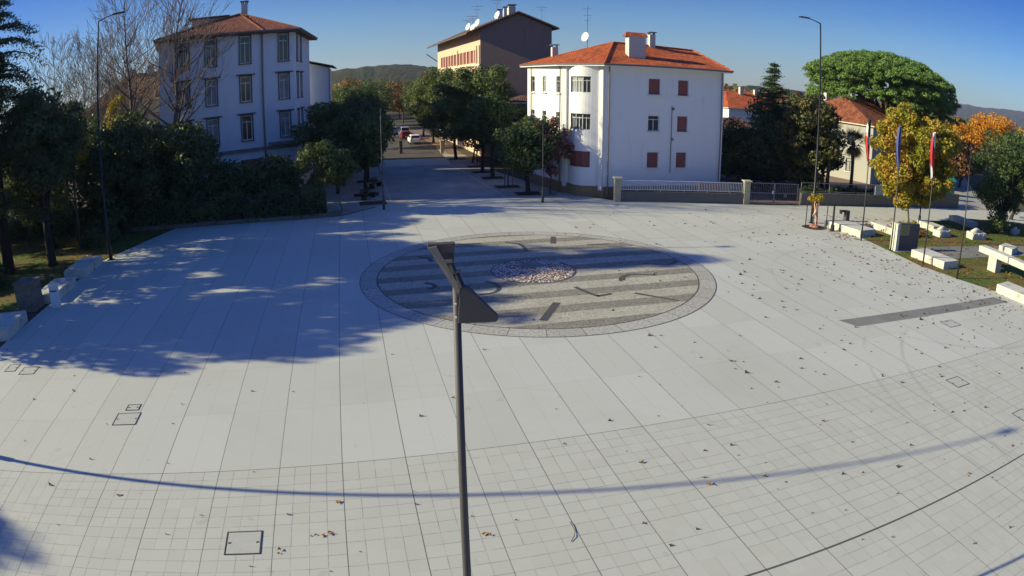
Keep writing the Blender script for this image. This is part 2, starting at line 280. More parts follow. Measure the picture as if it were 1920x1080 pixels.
CX, CY, CR = 1.32, 32.65, 8.96
M = dict(
    paving=paving_material(), mosaic=mosaic_material(), ring=ring_material(CX, CY), pebble=pebble_material(), lawn=lawn_material(),
    asphalt=asphalt('street_asphalt', (0.085, 0.075, 0.065)), sidewalk=asphalt('sidewalk_stone', (0.30, 0.29, 0.27)), greypave=asphalt('grey_basalt_strip', (0.19, 0.19, 0.18)),
    roadstone=asphalt('road_stone', (0.31, 0.30, 0.29)),
    brownwalk=asphalt('reddish_gravel_walk', (0.22, 0.15, 0.11)),
    soil=simple('dark_planting_soil', (0.035, 0.028, 0.022), 0.95, var=0.4, scale=6),
    earth=simple('leafy_earth', (0.07, 0.06, 0.035), 0.95, var=0.5, scale=1.2),
    inlay=simple('dark_stone_inlay', (0.075, 0.072, 0.07), 0.7, var=0.2),
    darkmetal=simple('charcoal_painted_steel', (0.058, 0.052, 0.055), 0.62, 0.0, 0.15, 4, 0.05, 0.5),
    darkmetal2=simple('black_steel', (0.02, 0.02, 0.022), 0.45, 0.3, 0.2, 6, 0.05, 0.5),
    lidmetal=simple('lid_stone', (0.405, 0.398, 0.355), 0.75, 0, 0.1, 5), seam=simple('lid_frame_steel', (0.06, 0.06, 0.058), 0.6, 0.4, 0.3),
    whitestone=simple('pale_istrian_stone', (0.52, 0.50, 0.44), 0.85, var=0.25, scale=2.2, dirt=(0.30, 0.28, 0.22)),
    oldstone=simple('grey_fence_stone', (0.16, 0.145, 0.12), 0.9, var=0.4, scale=4, dirt=(0.08, 0.07, 0.05)),
    rubble=simple('yellowish_pier_stone', (0.42, 0.38, 0.26), 0.9, var=0.4, scale=7),
    stele=simple('corten_brown_stele', (0.10, 0.088, 0.09), 0.7, var=0.15, scale=2), plaque=simple('brass_plaque', (0.26, 0.25, 0.13), 0.5, 0.3, 0.2, 14),
    plaqueink=simple('engraved_lines', (0.10, 0.09, 0.05), 0.6),
    railing=simple('pale_grey_railing', (0.72, 0.72, 0.70), 0.55, 0.0, 0.2, 8), darkrail=simple('grey_railing', (0.22, 0.22, 0.23), 0.55, 0.2, 0.2, 8),
    fencewall=wallmat('fence_base_plaster', (0.15, 0.14, 0.125), (0.06, 0.05, 0.045), 0.6),
    whitewall=wallmat('white_plaster', (0.74, 0.73, 0.71), (0.40, 0.38, 0.33), 0.55), bluewall=wallmat('pale_blue_grey_plaster', (0.57, 0.60, 0.66), (0.22, 0.22, 0.22), 0.6),
    creamgrey=wallmat('cream_grey_plaster', (0.35, 0.335, 0.30), (0.17, 0.155, 0.13), 0.7),
    greywall=wallmat('grey_plaster', (0.34, 0.32, 0.30), (0.18, 0.16, 0.15), 0.5),
    brownplinth=wallmat('ochre_plinth', (0.26, 0.19, 0.10), (0.13, 0.09, 0.05), 0.6),
    peach=wallmat('peach_plaster', (0.60, 0.40, 0.30), (0.36, 0.25, 0.16), 0.4), gable=wallmat('brown_render', (0.24, 0.165, 0.135), (0.09, 0.075, 0.07), 0.9),
    cream=simple('cream_trim', (0.66, 0.58, 0.42), 0.8), whitetrim=simple('white_trim', (0.72, 0.71, 0.68), 0.7, var=0.1),
    redshutter=simple('dull_red_roller_shutter', (0.22, 0.075, 0.065), 0.6, var=0.2, scale=5), brownframe=simple('dark_brown_window_frame', (0.10, 0.08, 0.072), 0.7),
    orangeshutter=simple('orange_red_shutter', (0.45, 0.13, 0.06), 0.6, var=0.3), greyframe=simple('grey_stone_surround', (0.17, 0.165, 0.17), 0.8),
    whiteframe=simple('white_window_frame', (0.6, 0.6, 0.58), 0.5, var=0.08), pane=glass_pane('window_glass'), curtain=simple('white_curtain', (0.26, 0.27, 0.27), 0.6, var=0.5, scale=1.5),
    eave=simple('dark_eave_board', (0.10, 0.075, 0.06), 0.8), gutter=simple('grey_gutter', (0.16, 0.145, 0.14), 0.5, 0.4), pipe=simple('zinc_pipe', (0.20, 0.17, 0.15), 0.5, 0.4),
    redtile=tile_material('new_terracotta_tiles', [(0.30, 0.060, 0.022), (0.46, 0.105, 0.035), (0.56, 0.16, 0.06)]),
    oldtile=tile_material('weathered_terracotta_tiles', [(0.17, 0.055, 0.032), (0.27, 0.085, 0.045), (0.34, 0.13, 0.07)]),
    browntile=tile_material('brown_old_tiles', [(0.10, 0.05, 0.035), (0.15, 0.075, 0.05), (0.20, 0.11, 0.07)]),
    chimneystone=wallmat('chimney_plaster', (0.50, 0.48, 0.44), (0.2, 0.18, 0.15), 0.7), dish=simple('white_dish', (0.7, 0.7, 0.7), 0.4, var=0.05), antenna=simple('aluminium_rod', (0.35, 0.33, 0.33), 0.4, 0.7),
    bark=simple('grey_brown_bark', (0.085, 0.07, 0.058), 0.95, var=0.4, scale=6, bump=0.6), darkbark=simple('dark_bark', (0.035, 0.028, 0.024), 0.95, var=0.4, scale=6, bump=0.6),
    palebark=simple('pale_bark', (0.20, 0.185, 0.15), 0.95, var=0.3, scale=5), bare=simple('bare_branch_bark', (0.13, 0.095, 0.08), 0.95, var=0.3, scale=4),
    stake=simple('timber_stake', (0.20, 0.11, 0.08), 0.9), 
    evergreen=leafmat('dark_evergreen_needles', [(0.023, 0.038, 0.020), (0.046, 0.072, 0.033), (0.090, 0.123, 0.043)], 0.2),
    broad=leafmat('dark_glossy_leaves', [(0.026, 0.041, 0.019), (0.058, 0.087, 0.035), (0.123, 0.145, 0.051)], 0.2),
    lindgreen=leafmat('dusty_green_leaves', [(0.044, 0.065, 0.022), (0.088, 0.119, 0.037), (0.150, 0.175, 0.062)], 0.25),
    streetgreen=leafmat('street_tree_leaves', [(0.030, 0.054, 0.022), (0.061, 0.095, 0.035), (0.121, 0.162, 0.054)], 0.25),
    freshgreen=leafmat('yellow_green_leaves', [(0.05, 0.075, 0.015), (0.09, 0.12, 0.03), (0.15, 0.17, 0.05)], 0.3),
    pinegreen=leafmat('stone_pine_needles', [(0.07, 0.13, 0.03), (0.13, 0.22, 0.05), (0.18, 0.28, 0.075)], 0.2),
    autumn=leafmat('yellow_autumn_leaves', [(0.16, 0.17, 0.018), (0.32, 0.25, 0.025), (0.42, 0.28, 0.03), (0.42, 0.21, 0.035)], 0.3, 0.75),
    maple=leafmat('maple_leaves', [(0.12, 0.15, 0.02), (0.22, 0.22, 0.025), (0.36, 0.28, 0.03), (0.42, 0.25, 0.035), (0.36, 0.17, 0.04)], 0.3, 0.7),
    orange=leafmat('orange_autumn_leaves', [(0.308, 0.110, 0.013), (0.550, 0.220, 0.017), (0.638, 0.308, 0.028)], 0.3),
    rust=leafmat('rusty_autumn_leaves', [(0.10, 0.055, 0.03), (0.18, 0.085, 0.04), (0.22, 0.12, 0.05)], 0.2),
    magnolia=leafmat('magnolia_leaves', [(0.014, 0.022, 0.008), (0.042, 0.054, 0.017), (0.108, 0.102, 0.030), (0.132, 0.072, 0.024)], 0.12, 0.45),
    purple=leafmat('purple_red_leaves', [(0.10, 0.035, 0.045), (0.20, 0.07, 0.08), (0.32, 0.22, 0.20)], 0.25, 0.4),
    palm=leafmat('palm_fronds', [(0.02, 0.035, 0.012), (0.05, 0.07, 0.02), (0.12, 0.10, 0.035)], 0.15), palmdead=leafmat('dry_palm_skirt', [(0.14, 0.09, 0.03), (0.24, 0.17, 0.05)], 0.1),
    leaflitter=leafmat('fallen_leaf', [(0.05, 0.035, 0.024), (0.11, 0.07, 0.04), (0.18, 0.10, 0.06), (0.12, 0.095, 0.065)], 0.05, 0.1), litterorange=leafmat('orange_fallen_leaf', [(0.20, 0.08, 0.03), (0.34, 0.15, 0.04), (0.25, 0.17, 0.05)], 0.05, 0.3),
    hillgreen=hill_material('wooded_hill', [(0.018, 0.028, 0.016), (0.04, 0.052, 0.024), (0.075, 0.06, 0.032), (0.10, 0.065, 0.03)]),
    hillfar=hill_material('far_wooded_ridge', [(0.03, 0.035, 0.03), (0.055, 0.055, 0.05), (0.08, 0.065, 0.055)]),
    statue=simple('carved_pinkish_wood', (0.62, 0.36, 0.25), 0.6, var=0.3, scale=5), statuelow=simple('red_stained_wood', (0.45, 0.16, 0.12), 0.6, var=0.3), 
    blue=simple('blue_car_paint', (0.03, 0.05, 0.09), 0.25, 0.3, 0.05), white=simple('white_car_paint', (0.70, 0.70, 0.70), 0.25, 0, 0.04), red=simple('red_car_paint', (0.17, 0.02, 0.025), 0.25, 0, 0.05),
    silver=simple('silver_car_paint', (0.36, 0.37, 0.38), 0.3, 0.5, 0.05), tyre=simple('tyre_rubber', (0.02, 0.02, 0.02), 0.85), carglass=simple('car_glass', (0.015, 0.017, 0.02), 0.08, spec=0.6, bump=0), taillight=simple('tail_light', (0.4, 0.02, 0.02), 0.3),
    greenflag=simple('green_cloth', (0.012, 0.04, 0.022), 0.9), whiteflag=simple('white_cloth', (0.55, 0.55, 0.56), 0.9), redflag=simple('red_cloth', (0.42, 0.035, 0.04), 0.9), blueflag=simple('blue_cloth', (0.07, 0.085, 0.24), 0.9),
    sign=simple('white_enamel', (0.6, 0.62, 0.62), 0.5, var=0.08), signblue=simple('pale_blue_panel', (0.28, 0.36, 0.38), 0.6), greentarp=simple('green_tarpaulin', (0.03, 0.19, 0.11), 0.7),
    rosso=simple('terracotta_screen', (0.32, 0.13, 0.09), 0.8),
)

# ------------------------------------------------------------------ mesh helpers
class MB:
    def __init__(s): s.v = []; s.f = []; s.mi = []; s.cur = 0
    def add(s, vs, fs):
        b = len(s.v); s.v += [tuple(p) for p in vs]
        for f in fs: s.f.append(tuple(b + i for i in f)); s.mi.append(s.cur)
    def box(s, c, size, rz=0.0, basis=None):
        hx, hy, hz = size[0] / 2, size[1] / 2, size[2] / 2
        if basis is None:
            ca, sa = math.cos(rz), math.sin(rz); bx = Vector((ca, sa, 0)); by = Vector((-sa, ca, 0)); bz = Vector((0, 0, 1))
        else: bx, by, bz = basis
        c = Vector(c); vs = []
        for sz in (-1, 1):
            for sx, sy in ((-1, -1), (1, -1), (1, 1), (-1, 1)): vs.append(c + bx * hx * sx + by * hy * sy + bz * hz * sz)
        s.add(vs, [(3, 2, 1, 0), (4, 5, 6, 7), (0, 1, 5, 4), (1, 2, 6, 5), (2, 3, 7, 6), (3, 0, 4, 7)])
    def bar(s, a, b, w, h=None, up=(0, 0, 1)):
        a, b = Vector(a), Vector(b); h = h or w; d = (b - a); L = d.length; d.normalize()
        up = Vector(up)
        if abs(d.dot(up)) > 0.98: up = Vector((0, 1, 0))
        x = d.cross(up).normalized(); z = x.cross(d).normalized()
        s.box((a + b) / 2, (L, w, h), basis=(d, x, z))
    def tube(s, pts, rads, n=8, cap=True):
        pts = [Vector(p) for p in pts]; rings = []
        if not hasattr(rads, '__len__'): rads = [rads] * len(pts)
        b0 = len(s.v); vs = []; fs = []
        ref = Vector((0.13, 0.99, 0.05))
        for i, p in enumerate(pts):
            d = (pts[min(i + 1, len(pts) - 1)] - pts[max(i - 1, 0)]).normalized()
            x = d.cross(ref)
            if x.length < 0.1: x = d.cross(Vector((1, 0, 0)))
            x.normalize(); y = d.cross(x)
            for k in range(n):
                a = 2 * math.pi * k / n; vs.append(p + (x * math.cos(a) + y * math.sin(a)) * rads[i])
        for i in range(len(pts) - 1):
            for k in range(n):
                k2 = (k + 1) % n; fs.append((i * n + k, i * n + k2, (i + 1) * n + k2, (i + 1) * n + k))
        if cap:
            fs.append(tuple(range(n))[::-1]); fs.append(tuple((len(pts) - 1) * n + k for k in range(n)))
        s.add(vs, fs)
    def prism(s, poly, z0, z1):
        n = len(poly); zt = z1 if hasattr(z1, '__len__') else [z1] * n
        vs = [(x, y, z0) for x, y in poly] + [(x, y, zt[i]) for i, (x, y) in enumerate(poly)]
        s.add(vs, [tuple(range(n))[::-1], tuple(range(n, 2 * n))] + [(i, (i + 1) % n, n + (i + 1) % n, n + i) for i in range(n)])
    def extrude_poly(s, pts3, off):
        n = len(pts3); o = Vector(off); vs = [Vector(p) for p in pts3] + [Vector(p) + o for p in pts3]
        s.add(vs, [tuple(range(n))[::-1], tuple(range(n, 2 * n))] + [(i, (i + 1) % n, n + (i + 1) % n, n + i) for i in range(n)])
    def build(s, name, mats, parent=None, smooth=False, bevel=0):
        me = bpy.data.meshes.new(name); me.from_pydata(s.v, [], s.f)
        mats = mats if isinstance(mats, (list, tuple)) else [mats]
        for m_ in mats: me.materials.append(m_)
        if len(mats) > 1: me.polygons.foreach_set('material_index', s.mi)
        autouv(me)
        if smooth: me.polygons.foreach_set('use_smooth', [True] * len(me.polygons))
        me.update()
        o = bpy.data.objects.new(name, me); C.objects.link(o)
        if parent is not None: o.parent = parent
        if bevel:
            b = o.modifiers.new('bevel', 'BEVEL'); b.width = bevel; b.segments = 2; b.limit_method = 'ANGLE'
        return o
def autouv(me):
    uv = me.uv_layers.new(name='UVMap'); z = Vector((0, 0, 1))
    for p in me.polygons:
        n = p.normal; t = z.cross(n)
        t = t.normalized() if t.length > 1e-3 else Vector((1, 0, 0))
        b = n.cross(t)
        for li in p.loop_indices:
            co = me.vertices[me.loops[li].vertex_index].co; uv.data[li].uv = (co.dot(t), co.dot(b))
def empty(name, loc=(0, 0, 0), rz=0.0):
    o = bpy.data.objects.new(name, None); C.objects.link(o); o.location = loc; o.rotation_euler = (0, 0, rz); o.empty_display_size = 0.3
    return o
def tag(o, label=None, cat=None, group=None, kind=None):
    if label: o['label'] = label
    if cat: o['category'] = cat
    if group: o['group'] = group
    if kind: o['kind'] = kind
    return o
def copy_tree(o, loc=None, rz=None, label=None, parent=None):
    c = o.copy(); C.objects.link(c)
    if parent is not None: c.parent = parent
    for ch in list(o.children): copy_tree(ch, parent=c)
    if loc is not None: c.location = loc
    if rz is not None: c.rotation_euler = (0, 0, rz)
    if label: c['label'] = label
    return c
def sheet(name, poly, z, mat, parent=None):
    b = MB(); b.add([(x, y, z) for x, y in poly], [tuple(range(len(poly)))])
    o = b.build(name, mat, parent)
    if parent is None: o['kind'] = 'structure'
    return o
def lathe(b, prof, n=24, c=(0, 0, 0)):
    vs = []; fs = []
    for r, z in prof:
        for k in range(n): a = 2 * math.pi * k / n; vs.append((c[0] + r * math.cos(a), c[1] + r * math.sin(a), c[2] + z))
    for i in range(len(prof) - 1):
        for k in range(n): k2 = (k + 1) % n; fs.append((i * n + k, i * n + k2, (i + 1) * n + k2, (i + 1) * n + k))
    b.add(vs, fs)
def uvw(u, v): return (u * math.cos(YAW) + v * math.sin(YAW), -u * math.sin(YAW) + v * math.cos(YAW))

# ------------------------------------------------------------------ ground
def ringmesh(name, c, r0, r1, z, mat, parent=None, n=128):
    b = MB(); vs = []; fs = []
    for k in range(n):
        a = 2 * math.pi * k / n
        vs += [(c[0] + r0 * math.cos(a), c[1] + r0 * math.sin(a), z), (c[0] + r1 * math.cos(a), c[1] + r1 * math.sin(a), z)]
    for k in range(n): j = (k + 1) % n; fs.append((2 * k, 2 * k + 1, 2 * j + 1, 2 * j))
    b.add(vs, fs); return b.build(name, mat, parent)
def discpoly(c, r, n=96): return [(c[0] + r * math.cos(2 * math.pi * k / n), c[1] + r * math.sin(2 * math.pi * k / n)) for k in range(n)]

sheet('ground', [(-7000, -7000), (7000, -7000), (7000, 7000), (-7000, 7000)], -0.03, M['earth'])
sheet('plaza_paving', [(-24.5, -12), (60, -12), (60, 20), (80, 62), (48, 57.5), (38.1, 55.6), (32, 54.2), (20.9, 52.75), (8.5, 52.85), (7.2, 54.2), (4.2, 57.2), (-0.6, 57), (-7.5, 83.5), (-16, 82.6), (-12.5, 62),
    (-10.6, 50.5), (-12.5, 47.4), (-15.5, 46.35), (-25.2, 44.6), (-26.3, 35.8), (-24.3, 26), (-23.3, 20.8)], 0.0, M['paving'])
sheet('street_asphalt', [(-16.3, 83.4), (-7.6, 83.55), (-11.5, 97), (-16, 116), (-24, 150), (-52, 260), (-62, 260), (-31, 150), (-23, 116), (-19, 97)], 0.004, M['asphalt'])
sheet('street_lower_paving', [(-9.6, 52.3), (-0.6, 54.6), (-1.2, 56.7), (-7.0, 76.4), (-15.3, 75.8)], 0.004, M['roadstone'])
sheet('pale_crossing', [(-15.3, 76.0), (-5.2, 76.6), (-7.4, 83.3), (-16.2, 82.5)], 0.008, M['paving'])
sheet('right_sidewalk', [(-0.5, 54.7), (3.6, 55.2), (4.1, 57.2), (1.3, 63.4), (-1.5, 70.0), (-6.2, 87), (-9.0, 97), (-11, 97), (-6.9, 76.4), (-1.1, 56.75)], 0.012, M['sidewalk'])
sheet('reddish_walk', [(-8.2, 87.5), (-6.2, 87.0), (-18, 135), (-21, 135), (-12.5, 103)], 0.020, M['brownwalk'])
sheet('left_sidewalk', [(-14.2, 47.6), (-12.6, 47.5), (-10.75, 50.5), (-9.7, 52.3), (-15.4, 75.8), (-21, 76), (-19.2, 60)], 0.010, M['sidewalk'])
sheet('lawn_ground', [(23.3, 44.7), (24.5, 41.3), (25.2, 34.4), (26.7, 31.2), (28.0, 29.2), (31.0, 24.0), (60, 22), (66, 52), (44, 51.7), (39.9, 50.1), (30, 46.8), (25.5, 45.6)], 0.02, M['lawn'])
sheet('lawn_path', [(27.0, 39.0), (29.5, 36.2), (60, 41.5), (60, 43.6)], 0.026, M['greypave'])
sheet('right_road', [(46, 57), (52, 57.6), (100, 128), (90, 128)], 0.004, M['sidewalk'])
sheet('yard_ground', [(8.6, 53.2), (20.9, 53.1), (32, 54.6), (46, 57), (70, 95), (16, 95), (14.5, 70)], -0.005, M['brownwalk'])
sheet('left_lawn_ground', [(-24.8, 21), (-26.6, 35.6), (-25.6, 44.5), (-60, 44.5), (-60, 5), (-25, 5)], 0.0, M['lawn'])
# dark drainage strip laid in the paving
sheet('grey_inlay_strip', [(14.3, 25.15), (14.9, 24.35), (27.6, 27.2), (27.0, 28.1)], 0.004, M['greypave'])

mos = sheet('mosaic_circle', discpoly((CX, CY), 8.12), 0.006, M['mosaic'])
b = ringmesh('border_ring', (CX, CY), 8.12, CR, 0.009, M['ring'], mos)
ringmesh('border_joint', (CX, CY), 8.08, 8.14, 0.012, M['inlay'], mos)
ringmesh('outer_joint', (CX, CY), CR - 0.015, CR + 0.02, 0.012, M['inlay'], mos)
sheet('pebble_bed', discpoly((1.08, 32.75), 2.12, 64), 0.014, M['pebble'], mos)
ringmesh('pebble_edge', (1.08, 32.75), 2.10, 2.17, 0.018, M['inlay'], mos)
bb = MB(); lathe(bb, [(0.001, 0.05), (0.5, 0.05), (0.55, 0.0)], 24, (1.0, 33.7, 0.014)); bb.build('centre_disc', M['greypave'], mos)
# real pebbles on the bed
rng = np.random.default_rng(5)
bb = MB()
for i in range(500):
    a = rng.uniform(0, 2 * math.pi); r = 2.05 * math.sqrt(rng.uniform()); x, y = 1.08 + r * math.cos(a), 32.75 + r * math.sin(a)
    s = rng.uniform(0.03, 0.065); bb.cur = int(rng.uniform() < 0.3)
    vs = [(x + s * math.cos(t + a), y + s * 0.8 * math.sin(t + a), 0.016) for t in (0, 1.26, 2.5, 3.77, 5.0)] + [(x, y, 0.016 + s * 0.9)]
    bb.add(vs, [(k, (k + 1) % 5, 5) for k in range(5)])
o = bb.build('pebbles', [M['whitestone'], M['rosso']], mos); o['kind'] = 'stuff'
def stroke(pts, w, taper=1.0):
    P3 = [Vector((x, y, 0)) for x, y in pts]; b = MB(); L = []; Rr = []
    for i, p in enumerate(P3):
        d = (P3[min(i + 1, len(P3) - 1)] - P3[max(0, i - 1)]).normalized(); n = Vector((-d.y, d.x, 0))
        k = w / 2 * (1 + (taper - 1) * i / max(1, len(P3) - 1)); L.append((p.x + n.x * k, p.y + n.y * k, 0.012)); Rr.append((p.x - n.x * k, p.y - n.y * k, 0.012))
    n = len(P3); b.add(L + Rr, [(i, n + i, n + i + 1, i + 1) for i in range(n - 1)]); return b
def curve(pts, k=6):
    out = []
    P4 = [pts[0]] + list(pts) + [pts[-1]]
    for i in range(1, len(P4) - 2):
        p0, p1, p2, p3 = [np.array(q, float) for q in P4[i - 1:i + 3]]
        for j in range(k):
            t = j / k; out.append(tuple(0.5 * ((2 * p1) + (-p0 + p2) * t + (2 * p0 - 5 * p1 + 4 * p2 - p3) * t * t + (-p0 + 3 * p1 - 3 * p2 + p3) * t ** 3)))
    out.append(tuple(pts[-1])); return out
for pts, w, tp in (([(1.95, 27.75), (1.25, 25.5)], 0.34, 1.0), ([(2.94, 30.01), (3.56, 29.0), (3.92, 28.6)], 0.22, 1), ([(3.85, 28.62), (4.56, 29.0)], 0.22, 1.0), ([(5.65, 29.06), (7.5, 27.95)], 0.22, 0.6),
        (curve([(5.35, 31.1), (5.53, 31.69), (5.99, 32.09), (6.64, 32.1), (7.31, 31.95)]), 0.34, 0.3), (curve([(-1.29, 30.9), (-0.86, 30.6), (-0.6, 29.82), (-0.85, 29.15), (-1.5, 28.85)]), 0.26, 0.7),
        (curve([(-0.4, 38.85), (0.38, 38.37), (0.72, 37.45), (0.79, 36.7)]), 0.22, 1.1), ([(2.53, 40.3), (2.42, 38.5)], 0.3, 1.2), (curve([(9.0, 34.75), (8.6, 34.14), (7.86, 33.98), (7.0, 34.2)]), 0.22, 0.7),
        ([(4.4, 38.2), (5.8, 38.55)], 0.22, 1), ([(-3.2, 38.35), (-1.84, 38.55)], 0.22, 1), (curve([(-3.9, 29.7), (-3.65, 30.0), (-3.75, 30.4), (-4.2, 30.7)]), 0.25, 1), (curve([(-5.2, 35.6), (-4.6, 35.2), (-4.3, 34.5)]), 0.25, 1)):
    stroke(pts, w, tp).build('inlay_symbol', M['inlay'], mos)

def manhole(c, w, h, rz, label, name='manhole_cover'):
    r = empty(name, (c[0], c[1], 0), rz); tag(r, label, 'manhole cover')
    b = MB()
    t = 0.035
    for sx in (-1, 1): b.box((sx * w / 2, 0, 0.006), (t, h + t, 0.012))
    for sy in (-1, 1): b.box((0, sy * h / 2, 0.006), (w - t, t, 0.012))
    b.build('frame', M['seam'], r)
    b = MB(); b.box((0, 0, 0.004), (w - t, h - t, 0.008)); b.build('lid', M['lidmetal'], r)
    for sx in (-1, 1):
        b = MB(); b.box((sx * (w / 2 - 0.08), 0, 0.010), (0.07, 0.05, 0.006)); b.build('lift_socket', M['seam'], r)
manhole((-6.04, 11.0), 0.84, 0.84, -YAW * 1.0, 'square paved cover near the bottom edge of the plaza')
manhole((-12.25, 16.18), 0.86, 0.80, 0.2447, 'square cover left of centre, the larger of two close together')
manhole((-12.42, 16.98), 0.48, 0.40, 0.2447, 'small square cover just behind the larger one on the left')
manhole((-20.6, 19.05), 0.62, 0.72, 0.2447, 'square cover at the far left edge of the sunlit paving')
manhole((-19.4, 18.98), 0.84, 0.72, 0.2447, 'square cover at the far left, right one of the pair')
manhole((16.55, 18.3), 0.8, 0.72, 0.2447, 'square cover among fallen leaves on the right')
manhole((17.9, 15.1), 0.8, 0.72, 0.2447, 'square cover at the right edge of the picture')
manhole((20.5, 24.3), 0.9, 0.75, 0.2447, 'square cover beside the grey paved strip')

# ------------------------------------------------------------------ vegetation
def quads_mesh(name, cen, n, size, rs, mats, parent=None, aspect=0.75, matidx=None, flat=0.0):
    """leaf-sized quads: centres cen (N,3), each with a random orientation"""
    N = len(cen)
    d = rs.normal(size=(N, 3)); 
    if n is not None: d = d * 0.75 + n * 1.0
    d[:, 2] += flat
    d /= np.linalg.norm(d, axis=1)[:, None] + 1e-9
    a = np.cross(d, rs.normal(size=(N, 3))); a /= np.linalg.norm(a, axis=1)[:, None] + 1e-9
    b = np.cross(d, a)
    sz = (size * rs.uniform(0.6, 1.35, N))[:, None] / 2
    a = a * sz; b = b * sz * aspect
    fold = d * sz * 0.25
    v = np.stack([cen - a, cen - b * 0.9 + fold, cen + a, cen + b * 0.9 + fold], 1).reshape(-1, 3)
    me = bpy.data.meshes.new(name); me.vertices.add(N * 4); me.vertices.foreach_set('co', v.ravel())
    me.loops.add(N * 4); me.loops.foreach_set('vertex_index', np.arange(N * 4, dtype=np.int32))
    me.polygons.add(N); me.polygons.foreach_set('loop_start', np.arange(0, N * 4, 4, dtype=np.int32)); me.polygons.foreach_set('loop_total', np.full(N, 4, dtype=np.int32))
    for m_ in (mats if isinstance(mats, (list, tuple)) else [mats]): me.materials.append(m_)
    if matidx is not None: me.polygons.foreach_set('material_index', matidx.astype(np.int32))
    me.update(calc_edges=True); me.validate()
    o = bpy.data.objects.new(name, me); C.objects.link(o)
    if parent is not None: o.parent = parent
    return o
def crown_points(rs, ctr, rad, nclump, rc, nleaf, shell=0.55, droop=0.0, squash=0.8, cut=None):
    """clumps through the outer crown volume, leaves near every clump's surface"""
    cs = []
    while len(cs) < nclump:
        p = rs.uniform(-1, 1, 3); r = np.linalg.norm(p)
        if r > 1 or r < shell * rs.uniform(0.2, 1): continue
        if cut is not None and p[2] < cut and rs.uniform() < 0.85: continue
        cs.append(p)
    cs = np.array(cs) * np.array(rad) * (1 - 0.5 * rc / max(rad)) + np.array(ctr)
    rcs = rc * rs.uniform(0.55, 1.3, nclump)
    w = rcs ** 2; idx = rs.choice(nclump, nleaf, p=w / w.sum())
    d = rs.normal(size=(nleaf, 3)); d /= np.linalg.norm(d, axis=1)[:, None]
    rr = rcs[idx] * (0.45 + 0.6 * rs.uniform(size=nleaf) ** 0.6)
    off = d * rr[:, None]; off[:, 2] *= squash
    p = cs[idx] + off; p[:, 2] -= droop * np.abs(off[:, 0] * 0.3)
    n = d.copy(); n[:, 2] += 0.3
    return p, n, cs
def limbs(b, base, cs, rs, zsplit, r0, k=9, jitter=0.3):
    """tapered trunk to zsplit and limbs out to some of the clumps"""
    base = Vector(base); top = Vector((base.x + rs.normal() * 0.15, base.y + rs.normal() * 0.15, zsplit))
    mid = (base + top) / 2 + Vector((rs.normal() * 0.08, rs.normal() * 0.08, 0))
    b.tube([base + Vector((0, 0, -0.1)), base + Vector((0, 0, 0.25)), mid, top], [r0 * 1.5, r0 * 1.05, r0 * 0.9, r0 * 0.75], 10)
    for i in rs.choice(len(cs), min(k, len(cs)), replace=False):
        e = Vector(cs[i]); s0 = top + (mid - top) * rs.uniform(0, 0.25)
        m1 = s0.lerp(e, 0.5) + Vector((rs.normal() * jitter, rs.normal() * jitter, abs(rs.normal()) * jitter))
        b.tube([s0, m1, e], [r0 * 0.5, r0 * 0.3, r0 * 0.08], 5, False)
def leafy(name, label, loc, H, rad, zc, mat, nleaf=9000, leaf=0.24, rc=0.9, nclump=60, r0=0.16, seed=1, bark='bark', zs=None, group=None, cat='tree', shell=0.55, cut=None, k=9, squash=0.8):
    rs = np.random.default_rng(seed); t = empty(name, (loc[0], loc[1], 0)); tag(t, label, cat, group)
    p, n, cs = crown_points(rs, (0, 0, zc), rad, nclump, rc, nleaf, shell, cut=cut, squash=squash)
    p[:, 2] = np.maximum(p[:, 2], 0.15)
    quads_mesh('crown', p, n, leaf, rs, M[mat], t)
    b = MB(); limbs(b, (0, 0, 0), cs, rs, zs or max(1.2, zc - rad[2] * 0.7), r0, k); b.build('trunk', M[bark], t, True)
    return t
def bush(name, label, loc, rad, zc, mat, nleaf, leaf, seed, cat='shrub', group=None, nclump=24, rc=0.6):
    rs = np.random.default_rng(seed); t = empty(name, (loc[0], loc[1], 0)); tag(t, label, cat, group)
    p, n, cs = crown_points(rs, (0, 0, zc), rad, nclump, rc, nleaf, 0.35); p[:, 2] = np.maximum(p[:, 2], 0.05)
    quads_mesh('foliage', p, n, leaf, rs, M[mat], t)
    b = MB()
    for i in range(5):
        e = Vector(cs[i]); b.tube([(rs.normal() * 0.1, rs.normal() * 0.1, -0.05), e * 0.5 + Vector((0, 0, 0.1)), e], [0.05, 0.035, 0.01], 5, False)
    b.build('stem', M['bark'], t)
    return t
